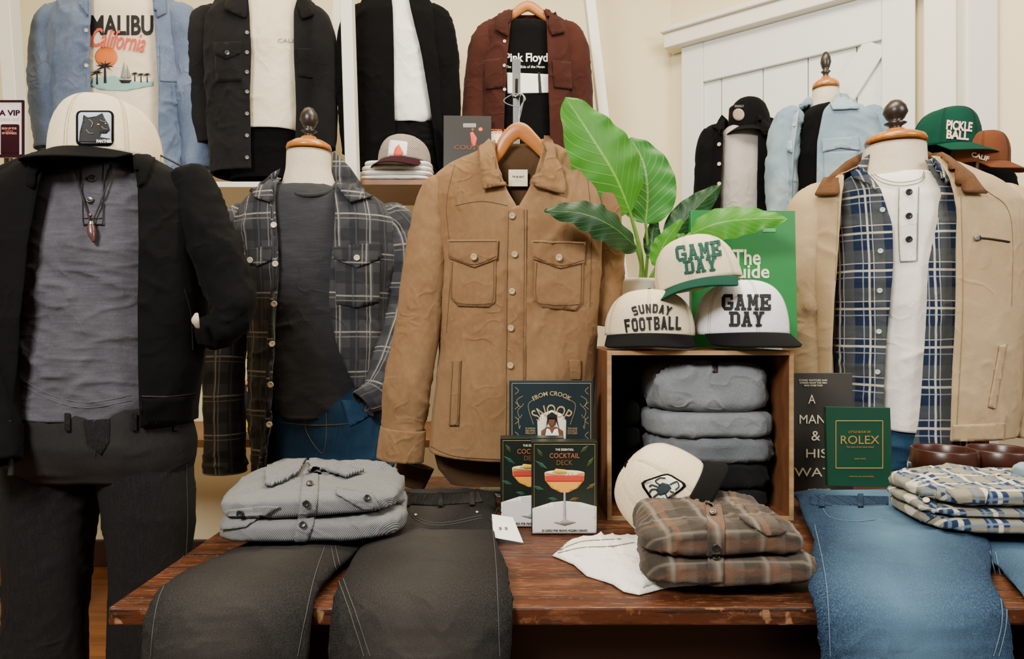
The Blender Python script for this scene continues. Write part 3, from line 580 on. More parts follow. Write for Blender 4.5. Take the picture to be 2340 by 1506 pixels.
sleeve(ts,[(1340,405,D3+.01,.04),(1372,480,D3+.03,.05),(1386,600,D3+.04,.046),(1382,700,D3+.04,.042),(1378,745,D3+.04,.040)],c_tan,n=60,flat=.6)
tube('folded_cuff',[(950,1060,D3+.05,.05),(935,1110,D3+.05,.04)],c_tanin,SH,n=8,seg=20,flat=.5,solid=.003,label='brown turned cuff of the far sleeve')
HG=thing('coat_hanger','honey wood coat hanger with steel hook inside the tan overshirt','hanger',tuple(P(1185,300,D3)))
tube('hanger_arm',[(1110,392,D3,.006),(1138,352,D3,.014),(1158,318,D3,.018),(1186,298,D3,.021),(1214,318,D3,.018),(1245,352,D3,.014),(1275,392,D3,.006)],HANG,HG,n=50,seg=16,flat=.5,caps=True)
tube('hook',[(1186,284,D3,.0018),(1186,262,D3,.0018),(1192,240,D3,.0018),(1200,226,D3,.0018),(1190,214,D3,.0018),(1176,222,D3-.01,.0018)],METAL,HG,n=40,seg=8)
tube('tag_string',[(1186,245,D3-.015,.0012),(1160,238,D3-.02,.0012),(1152,228,D3-.02,.0012),(1175,215,D3-.02,.0012),(1196,220,D3-.02,.0012),(1192,250,D3-.02,.0012),(1186,275,D3-.02,.0012)],GRY,HG,n=50,seg=6)
ST=thing('garment_stand','steel garment display stand with slotted upright on the table','stand',(P(1180,0,1.83).x,1.83,.75))
X=P(1180,0,1.83).x
boxes('upright',[(X-.009,X+.009,1.824,1.836,.756,1.905)],METAL,ST,bevel=.001); lathe('foot',[(.0001,.012),(.09,.01),(.1,.004),(.1,0),(.0001,0)],(X,1.83,.75),METAL,ST)
boxes('hook_arm',[(X-.004,X+.004,D3-.03,1.824,1.80,1.812),(X-.011,X+.011,1.816,1.823,1.80,1.9)],METAL,ST,bevel=.001)
# ================================================================== right mannequin
M=thing('mannequin','mannequin torso in beige jacket, navy plaid shirt and white henley','mannequin',(1.23,D2,0))
neckblock(M,2046,325,400,62,70,D2)
legs('jeans',[(960,1960,2200,.12),(1010,1950,2210,.14),(1070,1950,2210,.13)],[[(2020,1040,D2,.1),(2018,1585,D2,.09)],[(2145,1040,D2,.1),(2150,1585,D2,.09)]],D2,d_mid,M)
hn=torso('henley_shirt',[(392,1985,2112,.09),(408,1955,2150,.11),(450,1940,2190,.13),(600,1945,2190,.14),(800,1955,2180,.14),(970,1965,2170,.14)],D2,c_white,M,wr=(.010,(7,7,7),12),hem=.02,n=120)
bh=BV(hn)
patch('placket',[(2052,428),(2100,426),(2096,596),(2056,598)],bh,c_white,hn,off=.004,uvs=(.1,.1))
for y in (440,494,547): button(2076,y,bh,BTN_D,hn,r=.010,off=.01)
GT=plain('grey_overlock','77756c',.9)
for pts in ([(2054,430),(2052,520),(2056,596)],[(2098,428),(2095,596)],[(2056,598),(2094,597)],[(1988,398),(2015,418),(2055,426),(2100,418),(2112,398)],[(1988,392),(2015,410),(2055,418),(2100,410),(2110,392)]): seam('overlock_stitching',pts,bh,GT,hn,r=.0012,off=.006)
pl=torso('plaid_shirt',[(372,1978,2125,.1,1985,2112),(395,1930,2180,.125,1996,2125),(435,1905,2230,.145,2018,2150),(520,1895,2245,.155,2042,2138),(600,1895,2250,.16,2044,2120),(800,1900,2250,.16,2030,2110),(950,1905,2240,.16,2024,2098),(1040,1915,2235,.158,2020,2070)],D2,p_navy,M,opened=True,wr=(.008,(8,8,8),15),n=110,seg=130,hem=.03)
bq=BV(pl)
patch('collar',[(1988,352),(1980,395),(2002,436),(1956,414),(1948,398),(1972,362)],bq,p_navy,pl,off=.03,thick=.005)
patch('collar',[(2106,352),(2150,395),(2162,420),(2122,440),(2112,400)],bq,p_navy,pl,off=.03,thick=.005)
for x,y in ((2016,480),(2012,574),(2010,664),(2008,758),(2006,850)): button(x,y,bq,plain('pale_button','b8c4cc',.3),pl,r=.008,off=.006)
bj=torso('canvas_jacket',[(362,1968,2135,.11,1970,2130),(380,1920,2190,.14,1962,2148),(410,1868,2265,.168,1950,2164),(450,1838,2312,.18,1942,2176),(500,1828,2325,.187,1938,2184),(700,1830,2322,.19,1928,2180),(900,1842,2308,.19,1926,2172),(1000,1855,2300,.187,1926,2168)],D2,c_beige,M,opened=True,wr=(.011,(6,6,4.5),21),n=140,seg=150)
bb=BV(bj)
patch('collar',[(1972,348),(1960,400),(1944,448),(1866,450),(1892,404),(1935,368)],bb,c_cord,bj,off=.02,thick=.007)
patch('collar',[(2112,342),(2165,366),(2218,402),(2250,444),(2180,442),(2152,420),(2124,382)],bb,c_cord,bj,off=.02,thick=.007)
ZT_=plain('zip_tape','5a3e2e',.7)
seam('zipper',[(1946,440),(1940,520),(1930,700),(1928,900),(1928,1000)],bb,ZT_,bj,r=.004,off=.002)
seam('zipper',[(2172,445),(2182,520),(2178,700),(2170,900),(2166,1000)],bb,ZT_,bj,r=.004,off=.002)
seam('chest_zip',[(2232,543),(2265,546),(2306,553)],bb,BRASS,bj,r=.003,off=.002); patch('zip_pull',rr(2226,538,2240,550,3),bb,METAL,bj,off=.006,thick=.002,step=4)
patch('hem_band',[(2170,972),(2296,966),(2296,1004),(2168,1010)],bb,c_beige,bj,off=.003)
patch('hem_band',[(1862,972),(1926,972),(1926,1008),(1862,1004)],bb,c_beige,bj,off=.003)
patch('welt_pocket',[(2284,790),(2300,784),(2274,935),(2258,930)],bb,c_beige,bj,off=.005)
TB=plain('beige_thread','857052',.9)
for pts in ([(2196,450),(2200,700),(2186,980)],[(1916,460),(1908,700),(1908,980)],[(2200,410),(2260,440),(2310,500),(2312,700)],[(2170,972),(2230,970),(2296,966)]): seam('stitching',pts,bb,TB,bj,r=.0009)
sleeve(bj,[(1890,420,D2,.06),(1850,510,D2,.082),(1838,650,D2,.08),(1845,820,D2,.075),(1858,960,D2,.068)],c_beige,n=80,wr=(.009,(9,9,13),3))
sleeve(bj,[(2265,420,D2,.06),(2318,510,D2,.086),(2342,650,D2,.086),(2350,820,D2-.02,.08),(2345,1000,D2-.03,.07)],c_beige,n=80,wr=(.009,(9,9,13),3))
# ================================================================== forms on the upper shelf
D4=2.86
def form(label,cx): return thing('mannequin',label,'mannequin',(P(cx,0,D4).x,D4,SZ),'torso mannequins on the upper shelf')
A=form('torso mannequin in open blue chambray shirt over printed tee',275)
te=torso('printed_tee',[(-40,235,325,.07),(-15,190,375,.09),(20,160,400,.11),(150,170,390,.12),(330,170,390,.12),(400,175,385,.12)],D4,c_ctee,A,wr=(.008,(6,6,6),3),hem=0)
b1=BV(te)
text('MALIBU',279,58,142,46,b1,BLK,te,bold=.03,off=.003); text('California',272,92,122,44,b1,REDT,te,shear=.3,bold=.01,off=.006,rot=-.12)
patch('print_sun',ell(243,130,26,24),b1,ORG,te,off=.002,thick=.001); patch('print_sea',[(212,178),(262,172),(300,186),(350,186),(350,196),(290,208),(230,206),(206,196)],b1,plain('print_teal','8fb9b4',.8),te,off=.002,thick=.001)
for (x,y,s) in ((240,150,1.0),(222,165,.7),(308,168,.45),(322,170,.45),(336,170,.45)):
    patch('print_palm',[(x-1.5*s,y),(x+2*s,y),(x+4*s,y+40*s),(x-2*s,y+40*s)],b1,BLK,te,off=.004,thick=.001,step=6)
    for a in range(7):
        t=math.radians(-200+a*38); ex,ey=x+22*s*math.cos(t),y+18*s*math.sin(t)+6*s
        patch('print_palm',[(x,y-3*s),(ex,ey),(x+2*s,y+3*s)],b1,BLK,te,off=.0045,thick=.001,step=8)
patch('print_boat',[(284,140),(288,180),(276,178)],b1,GRY,te,off=.004,thick=.001,step=8); patch('print_boat',[(290,146),(300,178),(290,180)],b1,GRY,te,off=.004,thick=.001,step=8); patch('print_boat',[(272,183),(302,183),(296,190),(278,190)],b1,BLK,te,off=.004,thick=.001,step=8)
s=torso('open_shirt',[(-45,225,335,.085,235,325),(-25,170,390,.11,215,338),(5,130,420,.13,210,342),(60,122,426,.15,208,345),(200,135,425,.15,206,352),(330,140,425,.15,208,352),(400,150,420,.145,200,360)],D4,c_chamb,A,opened=True,wr=(.014,(8,8,6),5),n=110,seg=120)
bs_=BV(s)
patch('collar',[(190,-30),(225,-30),(222,10),(212,50),(180,10)],bs_,c_chamb,s,off=.01,thick=.005); patch('collar',[(335,-30),(375,-20),(380,30),(352,45),(342,10)],bs_,c_chamb,s,off=.01,thick=.005)
for y in (70,150,250,310): button(198,y,bs_,BTN_L,s,r=.008)
patch('pocket',[(365,100),(420,110),(418,190),(366,185)],bs_,c_chamb,s,off=.004)
sleeve(s,[(150,5,D4,.06),(120,80,D4,.08),(112,200,D4,.075),(122,340,D4,.068)],c_chamb,wr=(.012,(12,12,12),2)); sleeve(s,[(395,5,D4,.06),(425,80,D4,.08),(440,220,D4,.072),(452,385,D4,.060)],c_chamb,wr=(.012,(12,12,12),2))
legs('trousers',[(385,180,385,.12),(412,180,385,.12)],[],D4,c_knit,A) 
A=form('torso mannequin in open washed black overshirt, white tee and black trousers',615)
te=torso('tee_shirt',[(-30,565,675,.07),(0,540,700,.1),(80,530,710,.12),(280,545,700,.12),(297,560,690,.12)],D4,c_ctee,A,wr=(.010,(7,7,7),5)); b1=BV(te)
text('CALI',652,93,34,9,b1,GRY,te,off=.003)
s=torso('overshirt',[(-30,555,685,.085,562,680),(-8,500,715,.12,566,676),(30,475,732,.14,570,668),(120,472,736,.15,575,668),(250,482,730,.15,572,672),(392,488,720,.15,575,668)],D4,c_dark,A,opened=True,wr=(.009,(8,8,7),6),n=110,seg=120); bs_=BV(s)
patch('collar',[(535,-20),(560,-25),(572,20),(580,52),(512,22),(520,0)],bs_,c_dark,s,off=.012,thick=.005); patch('collar',[(680,-25),(700,-18),(730,30),(690,45),(678,10)],bs_,c_dark,s,off=.012,thick=.005)
patch('pocket_flap',[(490,98),(552,96),(552,122),(520,136),(492,124)],bs_,c_dark,s,off=.008,thick=.004); patch('chest_pocket',[(492,125),(552,122),(552,185),(494,188)],bs_,c_dark,s,off=.004)
patch('chest_pocket',[(680,110),(728,112),(724,180),(682,175)],bs_,c_dark,s,off=.004)
button(520,122,bs_,BTN_D,s,r=.01,off=.01)
for y in (75,120,165,210,260,310,360): button(565,y,bs_,plain('grey_button','6a6560',.3),s,r=.008)
sleeve(s,[(490,12,D4,.06),(464,90,D4,.076),(462,220,D4,.072),(480,330,D4,.063)],c_dark); sleeve(s,[(708,12,D4,.06),(726,90,D4,.076),(733,220,D4,.072),(732,340,D4,.063)],c_dark)
legs('trousers',[(285,545,690,.1),(340,535,695,.115),(408,530,700,.11)],[],D4,c_knit,A)
A=form('torso mannequin in open black cardigan, white tee and black trousers',925)
te=torso('tee_shirt',[(-20,885,960,.06),(5,860,985,.09),(80,850,995,.12),(270,860,1000,.12),(283,880,985,.12)],D4,c_wtee,A,wr=(.012,(8,8,6),9)); 
s=torso('cardigan',[(-30,870,965,.08,880,935),(-8,830,990,.11,893,932),(30,812,1002,.135,898,938),(120,805,1010,.145,900,960),(260,810,1018,.145,902,985),(392,815,1022,.14,905,1000)],D4,c_knit,A,opened=True,wr=(.008,(8,8,6),3))
seam('zipper',[(898,20),(902,120),(904,260),(906,370)],BV(s),BRASS,s,r=.003)
sleeve(s,[(826,10,D4,.055),(808,90,D4,.068),(808,220,D4,.068),(815,350,D4,.06)],c_knit); sleeve(s,[(988,10,D4,.055),(1008,90,D4,.066),(1018,220,D4,.064),(1018,340,D4,.06)],c_knit)
legs('trousers',[(275,860,1000,.1),(330,855,1005,.13),(405,860,1005,.13)],[],D4,c_knit,A,wr=(.014,(10,10,14),5))
A=thing('overshirt','brown overshirt over printed black tee on a wooden hanger','shirt',tuple(P(1205,370,D4)))
te=torso('printed_tee',[(45,1165,1245,.03),(60,1135,1275,.05),(150,1130,1275,.07),(380,1135,1270,.07)],D4,c_knit,A,wr=(.006,(8,8,6),9)); b1=BV(te)
text('Pink Floyd',1203,135,96,26,b1,WHT,te,bold=.02,off=.004); patch('print_panel',[(1158,166),(1256,170),(1254,212),(1160,214)],b1,WHT,te,off=.002,thick=.001)
for x in (1184,1232): patch('print_bar',[(x-3,166),(x+2,166),(x+6,214),(x-1,214)],b1,BLK,te,off=.004,thick=.001)
text('The Dark Side of the Moon',1200,153,88,6,b1,WHT,te,off=.004)
s=torso('body',[(22,1165,1250,.03,1172,1242),(38,1122,1290,.05,1170,1246),(65,1102,1306,.08,1166,1250),(150,1100,1310,.095,1158,1252),(280,1100,1310,.1,1152,1256),(375,1095,1308,.1,1148,1260)],D4,c_brwn,A,opened=True,wr=(.010,(8,8,6),13),n=100,seg=120); bs_=BV(s)
patch('collar',[(1140,30),(1166,25),(1178,50),(1160,85),(1132,68)],bs_,c_brwn,s,off=.012,thick=.006); patch('collar',[(1245,24),(1268,30),(1290,75),(1262,82),(1248,52)],bs_,c_brwn,s,off=.012,thick=.006)
patch('chest_pocket',[(1108,138),(1148,132),(1150,200),(1110,205)],bs_,c_brwn,s,off=.006); patch('chest_pocket',[(1262,138),(1305,142),(1306,205),(1266,200)],bs_,c_brwn,s,off=.006)
for y in (95,150,205,260): button(1153,y,bs_,BTN_L,s,r=.007)
sleeve(s,[(1126,48,D4,.045),(1104,110,D4,.06),(1092,200,D4,.06),(1085,290,D4,.055)],c_brwn); sleeve(s,[(1288,48,D4,.045),(1312,110,D4,.06),(1322,220,D4,.06),(1322,350,D4,.055)],c_brwn)
tube('hanger',[(1140,60,D4,.01),(1172,34,D4,.018),(1206,14,D4,.022),(1240,34,D4,.018),(1272,60,D4,.01)],HANG,A,n=40,seg=14,flat=.6,caps=True,label='honey wood hanger')
tube('hook',[(1206,8,D4,.003),(1206,-30,D4,.003),(1216,-50,D4,.003)],METAL,A,n=20,seg=8)
# things on the upper shelf
def slab(name,c,w,d,h,mat,parent=None,rz=0,wr=(.004,(14,14,20),1),pw=5,ez=.3,droop=.0,slope=0,seg=120,taper=0,ev=.7):
    vs=[];uv=[];M_=Matrix.Translation(c)@Matrix.Rotation(rz,4,'Z'); XF.append(M_)
    ph_=[-math.acos(min(1,r**(1/ez))) for r in np.linspace(.001,.97,7)]+[math.radians(a) for a in (-14,-8,-3,3,8,14)]+[math.acos(min(1,r**(1/ez))) for r in np.linspace(.975,.001,26)]
    n=len(ph_)
    for ph in ph_:
        r=max(1e-6,math.cos(ph))**ez; z=h/2+h/2*math.copysign(abs(math.sin(ph))**ev,math.sin(ph))
        for j in range(seg+1):
            th=2*math.pi*j/seg+math.pi/2; x=w/2*r*SP(math.cos(th),pw); y=d/2*r*SP(math.sin(th),pw)
            x*=1+taper*y/d
            zz=z*(1+slope*y/d)-droop*(abs(x)/w*2)**3*z
            vs.append((x,y,zz)); uv.append((x,y+ (zz if y<0 else -zz)*.8))
    fs=orient(vs,grid_faces(n,seg+1),lambda i:Vector((0,0,h/2)))
    o=mk(name,vs,fs,mat,parent,uv=uv,wr=wr); XF.pop(); return o
for k,(y,w) in enumerate(((417,160),(406,164),(396,158),(386,150))):
    c=P(908+k*2,y,2.76); c.z=SZ+.001+k*.0195
    top(slab('folded_tee',c,w/F*2.76,.19,.021,c_wtee,wr=(.003,(12,12,30),k)),'folded white tee shirt in a stack on the shelf','shirt','stack of white tees on the shelf')
E,cr,br=cap('baseball_cap','checked trucker cap with burgundy brim on folded tees',P(925,372,2.76)+Vector((0,0,-.006)),-.25,0,0,1.05,k_check,k_burg,k=.02,button_m=k_burg,H0=.1); bc=BV(cr)
patch('patch_badge',rr(888,322,930,364,5,.1),bc,WHT,E,off=.003); patch('patch_animal',[(900,352),(904,338),(912,330),(918,342),(922,350),(915,360),(903,358)],bc,REDT,E,off=.005,thick=.001,step=6)
def book(name,label,x,y,z,w,h,t,mat,rz=0,tilt=0,group=None,page=PAPER):
    e=thing(name,label,'book',(x,y,z),group)
    XF.append(Matrix.Translation((x,y,z))@Matrix.Rotation(rz,4,'Z')@Matrix.Rotation(tilt,4,'X'))
    c=boxes('cover',[(-w/2,w/2,0,.003,0,h),(-w/2,w/2,t-.003,t,0,h),(-w/2,-w/2+.003,.003,t-.003,0,h)],mat,e,bevel=.0008)
    boxes('pages',[(-w/2+.003,w/2-.003,.003,t-.003,.003,h-.003)],page,e,bevel=0); XF.pop(); return e,BV(c)
NAVY=plain('cover_navy','13242a',.45); BKC=plain('cover_black','12100f',.4); GRC=plain('cover_bright_green','24783a',.35); DGC=plain('cover_deep_green','0c3a27',.4); GYC=plain('cover_charcoal','3a3834',.4)
q=P(1068,364,2.70); e,bb_=book('book','black basketball book with orange title on the shelf',q.x,q.y,SZ,.19,.27,.03,BKC,tilt=-.1,rz=.05,group='books on the upper shelf')
text('COUSY',1068,337,60,10,bb_,plain('dull_orange','7c4020',.6),e,bold=.0); patch('cover_player',[(1076,318),(1074,304),(1080,300),(1090,316),(1086,334),(1078,334)],bb_,REDT,e,off=.001,thick=.001,step=6); patch('cover_player',ell(1080,297,4,5,10),bb_,plain('print_brown','5a3a2a',.6),e,off=.001,thick=.001,step=4); patch('cover_ball',ell(1098,296,5,5,10),bb_,ORG,e,off=.001,thick=.001,step=4); patch('cover_backboard',rr(1058,282,1088,292,2),bb_,GRY,e,off=.0008,thick=.0005)
q=P(1138,364,2.76); e,bb_=book('book','cream paperback with orange lettering on the shelf',q.x,q.y,SZ,.09,.22,.02,CREAMT,tilt=-.05,group='books on the upper shelf')
text('STORIES',1137,300,34,10,bb_,ORG,e,bold=.02)
# sign at far left
e=thing('sign','white rewards sign with dark red card on a stand','sign',tuple(P(20,358,2.5)))
q0=P(-35,360,2.5);q1=P(55,230,2.5); pn=boxes('panel',[(q0.x,q1.x,2.5,2.51,q0.z,q1.z)],WHT,e,bevel=.002); bn=BV(pn)
boxes('border',[(q1.x-.004,q1.x+.003,2.492,2.5,q0.z,q1.z),(q0.x,q1.x,2.492,2.5,q1.z-.006,q1.z),(q0.x,q1.x,2.492,2.5,q0.z,q0.z+.01)],k_burg,e,bevel=.001)
text('A VIP',22,258,48,13,bn,k_burg,e,bold=.03); text('CHECK OUT',22,273,44,6,bn,PINKT,e); patch('card',rr(2,284,44,354,4),bn,k_burg,e,off=.002)
text('SIGN UP FOR',22,294,34,5,bn,PINKT,e,off=.004); text('ONLINE',22,300,18,4,bn,REDT,e,off=.004); text('VIP REWARDS',22,305,34,5,bn,PINKT,e,off=.004)
stand(e,(q0.x+q1.x)/2,2.52,q0.z+.02)
# navy cap on the low shelf
E,cr,br=cap('baseball_cap','navy cap with yellow trim and red letters on the low shelf',P(590,930,2.8)+Vector((0,0,-.04)),.2,0,0,1.15,plain('cap_navy','131a2c',.9),YEL,k=.01,sm_=CSD)
bc=BV(cr); text('LUCKY',566,874,46,14,bc,REDT,E,bold=.02,off=.003); patch('patch_badge',ell(572,890,8,10),bc,YEL,E,off=.003,step=5)
# ================================================================== forms by the barn door
D5=2.82
A=thing('mannequin','mannequin in open black jacket and pale tee on a stand','mannequin',(P(1692,0,D5).x,D5,0))
torso('tee_shirt',[(285,1660,1725,.06),(300,1640,1745,.09),(400,1640,1745,.11),(620,1640,1745,.11)],D5,cloth('pale_grey_tee','b8b2ac','a8a29c'),A,wr=(.008,(8,8,6),3))
s=torso('jacket',[(262,1655,1730,.07,1662,1722),(280,1632,1756,.1,1660,1728),(310,1617,1770,.125,1656,1732),(400,1612,1776,.135,1652,1730),(620,1612,1776,.13,1650,1728)],D5,c_knit,A,opened=True,wr=(.009,(8,8,6),5)); bs_=BV(s)
patch('collar',[(1650,262),(1664,275),(1655,310),(1632,290)],bs_,c_knit,s,off=.012,thick=.006); patch('collar',[(1730,258),(1768,270),(1785,290),(1745,312),(1726,285)],bs_,c_knit,s,off=.012,thick=.006)
sleeve(s,[(1638,285,D5,.04),(1622,340,D5,.056),(1616,480,D5,.056),(1620,600,D5,.05)],c_knit); sleeve(s,[(1754,285,D5,.04),(1773,340,D5,.056),(1776,480,D5,.056),(1775,600,D5,.05)],c_knit)
for y in (330,375,420): button(1644,y,bs_,BTN_L,s,r=.008)
torso('neck',[(240,1668,1718,.05),(290,1665,1722,.05)],D5,c_knit,A,n=8,seg=30); stand(A,P(1692,0,D5).x,D5,1.5)
E,cr,br=cap('baseball_cap','black baseball cap with small emblem on the mannequin',P(1712,288,D5)+Vector((0,0,-.02)),-.5,.05,0,.85,k_black,k_black,k=.02,H0=.15,drop=.03,sm_=CSD); bc=BV(cr)
patch('patch_badge',ell(1688,262,13,14),bc,plain('patch_tan','a08a7c',.8),E,off=.003,step=5); text('DEADLY',1690,243,20,5,bc,GRY,E,off=.003)
D6=2.6
A=thing('mannequin','mannequin in light washed denim western shirt and black tee','mannequin',(P(1887,0,D6).x,D6,0))
neckblock(A,1887,200,238,28,30,D6)
torso('tee_shirt',[(238,1850,1912,.06),(255,1830,1935,.09),(340,1820,1950,.11),(650,1820,1950,.11)],D6,c_knit,A,wr=(.006,(8,8,6),3))
s=torso('denim_shirt',[(222,1852,1918,.07,1858,1912),(238,1818,1955,.1,1842,1900),(260,1795,1992,.125,1836,1882),(330,1785,2008,.14,1830,1870),(460,1785,2010,.14,1826,1868),(680,1790,2000,.135,1826,1868)],D6,c_ldenim,A,opened=True,wr=(.012,(8,8,6),7),n=110,seg=120); bs_=BV(s)
patch('collar',[(1848,218),(1862,232),(1848,262),(1822,256),(1826,240)],bs_,c_ldenim,s,off=.012,thick=.005); patch('collar',[(1912,212),(1936,214),(1962,250),(1902,252),(1896,238)],bs_,c_ldenim,s,off=.012,thick=.005)
patch('pocket_flap',[(1878,318),(1962,312),(1964,345),(1920,338),(1880,348)],bs_,c_ldenim,s,off=.007,thick=.003); patch('chest_pocket',[(1882,348),(1960,345),(1958,420),(1884,420)],bs_,c_ldenim,s,off=.004)
patch('pocket_flap',[(1784,325),(1822,320),(1820,355),(1800,345),(1786,352)],bs_,c_ldenim,s,off=.007,thick=.003)
for y in (285,330,375,420): button(1816,y,bs_,BTN_L,s,r=.007)
sleeve(s,[(1815,242,D6,.045),(1792,310,D6,.058),(1785,450,D6,.058),(1790,620,D6,.05)],c_ldenim,wr=(.01,(14,14,14),2)); sleeve(s,[(1980,242,D6,.045),(2006,310,D6,.062),(2013,450,D6,.06),(2012,620,D6,.055)],c_ldenim,wr=(.01,(14,14,14),2))
stand(A,P(1887,0,D6).x,D6,1.4)
# hat tree
e=thing('hat_stand','dark metal hat stand holding caps beside the door post','stand',(1.6,2.42,0)); 
q1=P(2158,345,2.42); q2=P(2236,378,2.36)
lathe('stand_pole',[(.0001,q1.z+.06),(.014,q1.z+.06),(.014,.03),(.14,.02),(.15,0),(.0001,0)],(q1.x,2.42,0),METAL,e); tube('arm',[(q1.x,2.42,q2.z-.06,.01),(q2.x,2.38,q2.z-.04,.01),(q2.x,2.36,q2.z+.05,.01)],METAL,e,n=12,seg=8,px=False)
E,cr,br=cap('baseball_cap','green corduroy cap with pink lettering on the hat stand',q1,.35,.05,.05,1.05,k_green,k_green,k=.015,H0=.135,sm_=CSD); bc=BV(cr)
text('PICKLE',2192,288,58,22,bc,PINKT,E,bold=.04,off=.003,rot=-.1); text('BALL',2188,309,50,20,bc,PINKT,E,bold=.04,off=.004,rot=-.08)
E,cr,br=cap('baseball_cap','rust brown cap with cream lettering on the hat stand',q2,.5,.1,.0,.85,k_rust,k_rust,k=.015,H0=.13,sm_=CSD); bc=BV(cr)
text('CALIF',2240,358,40,11,bc,CREAMT,E,bold=.02,off=.003,rot=-.3)
top(torso('hooded_jacket',[(370,2225,2270,.05),(390,2205,2300,.08),(500,2200,2330,.09),(700,2200,2330,.09)],2.5,c_knit,None,wr=(.009,(8,8,6),7)),'black jacket hanging on the hat stand','jacket')
# ================================================================== crate and what is on it
CR=thing('wooden_crate','open plywood crate lying on its side on the table holding sweaters','crate',(.424,1.75,.75))
x0,x1,y0,y1,z0,z1=.214,.634,1.535,1.975,.75,1.132; t=.010
boxes('crate_body',[(x0,x0+t,y0+.004,y1,z0,z1),(x1-t,x1,y0+.004,y1,z0,z1),(x0+t,x1-t,y0+.004,y1,z1-t,z1),(x0+t,x1-t,y0+.004,y1,z0,z0+t)],PLY,CR,bevel=.001)
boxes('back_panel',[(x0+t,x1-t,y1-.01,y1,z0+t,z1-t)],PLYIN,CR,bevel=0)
boxes('front_edge',[(x0,x0+t,y0,y0+.004,z0,z1),(x1-t,x1,y0,y0+.004,z0,z1),(x0+t,x1-t,y0,y0+.004,z1-t,z1),(x0+t,x1-t,y0,y0+.004,z0,z0+t)],PLYE,CR,bevel=.0008,label='raw plywood edge')
g='folded sweaters in the crate'
for z,h,w,dx,m,l,rz in ((.763,.048,.28,0,c_dsw,'dark charcoal',0),(.811,.062,.285,-.005,c_dsw,'dark charcoal',.03),(.869,.062,.288,.005,c_gsw,'grey',-.03),(.925,.066,.290,.002,c_msw,'grey',.03),(.985,.124,.276,.0,c_msw,'heather grey',-.02)):
    big=h>.09
    o=slab('folded_sweater',Vector((.468+dx,1.68,z)),w,.24,h,m,rz=rz,wr=(.014 if big else .008,(13,11,15),int(z*100)),pw=4.2,ez=.2,ev=.5,droop=.16 if big else .05,slope=.15 if big else 0)
    top(o,f'folded {l} fleece sweater stacked inside the crate','sweater',g)
patch('zip',rr(1628,828,1640,852,2),BV(o),BRASS,o,off=.002,step=5)
for z,h in ((.763,.058),(.822,.058),(.881,.058),(.94,.058)):
    top(slab('folded_sweater',Vector((.278,1.77,z)),.085,.2,h,c_dsw,wr=(.005,(9,9,18),int(z*90))),'folded black sweater behind the grey stack in the crate','sweater',g)
ZT=1.132
E,cr,br=cap('baseball_cap','cream cap with black brim and black lettering on the crate',Vector((.340,1.69,ZT+.034)),-.20,.0,0,1.1,k_cream,k_black,k=.014,H0=.098,drop=.026); bc=BV(cr)
slabtext('SUNday',1489,705,92,20,bc,BLK,E,arc=130,fill=.84); slabtext('FOOTBaLL',1492,739,132,30,bc,BLK,E,arc=700,rot=.05,fill=.86)
E,cr,br=cap('baseball_cap','white cap with black brim and black lettering on the crate',Vector((.566,1.69,ZT+.036)),.0,.0,0,1.12,k_white,k_black,k=.010,H0=.114,button_m=k_white,drop=.028); bc=BV(cr)
slabtext('GAME',1706,691,114,36,bc,BLK,E); slabtext('DAY',1706,729,82,34,bc,BLK,E)
E,cr,br=cap('baseball_cap','cream cap with green underbrim and green lettering on two caps',Vector((.466,1.70,ZT+.158)),-.42,.0,-.22,1.05,k_cream,k_green,k=.022,H0=.112,button_m=k_cream,drop=.022); bc=BV(cr)
slabtext('GAME',1596,574,106,35,bc,GRN,E,rot=.14); slabtext('DAY',1600,607,78,31,bc,GRN,E,rot=.12)
e,bb_=book('book','large bright green hardcover book standing on the crate',.625,1.83,ZT,.285,.37,.025,GRC,tilt=-.04,rz=.03)
text('The',1706,588,64,36,bb_,CREAMT,e,bold=.02); text('Guide',1706,620,104,32,bb_,CREAMT,e,bold=.02); text('2',1757,508,30,44,bb_,plain('foil_green','5aa86a',.3),e,bold=.02)
# plant
PX=.345; PY=1.89
PL=thing('potted_plant','broad leafed green plant in a white pot on the crate','plant',(PX,PY,ZT))
lathe('pot',[(.0001,0),(.046,0),(.05,.01),(.059,.176),(.061,.186),(.056,.186),(.054,.17),(.0001,.165)],(PX,PY,ZT+.001),plain('white_ceramic','f0eee8',.25,spec=.6),PL)
LB=leafm('leaf_bright','33801e','559f2a','8ecb4c'); LD=leafm('leaf_dark','0f3416','1f5024','5f8a3a'); LM=leafm('leaf_mid','1f6420','3c8c2c','8cb858')
def leaf(pts,hw,mat,seed=0,curl=.25,tw=0):
    n,m=40,19; a=catm([tuple(P(*q)) for q in pts],n); vs=[];uv=[]; nt=Vector((tw,-1,.25)).normalized()
    for i in range(n):
        v=i/(n-1); c=Vector(a[i]); t=(Vector(a[min(i+1,n-1)])-Vector(a[max(i-1,0)])).normalized(); s=t.cross(nt).normalized(); nn=s.cross(t)
        w=hw/F*c.y*(math.sin(math.pi*min(1,v**.8*.985+.012))**.75)*(1-.15*v)
        for j in range(m):
            u=-1+2*j/(m-1); o=c+s*(u*w)+nn*(-curl*w*(abs(u))**1.5+.005*math.sin(v*34+seed+u*2)*abs(u)**2)
            vs.append(tuple(o)); uv.append((u,v))
    return mk('leaf',vs,grid_faces(n,m),mat,PL,uv=uv)
def stem(pts,mat=LM): tube('stem',pts,mat,PL,n=20,seg=10)
leaf([(1440,484,1.78),(1405,400,1.72),(1350,310,1.68),(1292,222,1.66)],98,LB,1,.12,.2); stem([(1470,648,PY,.006),(1462,570,1.84,.006),(1438,480,1.78,.004)])
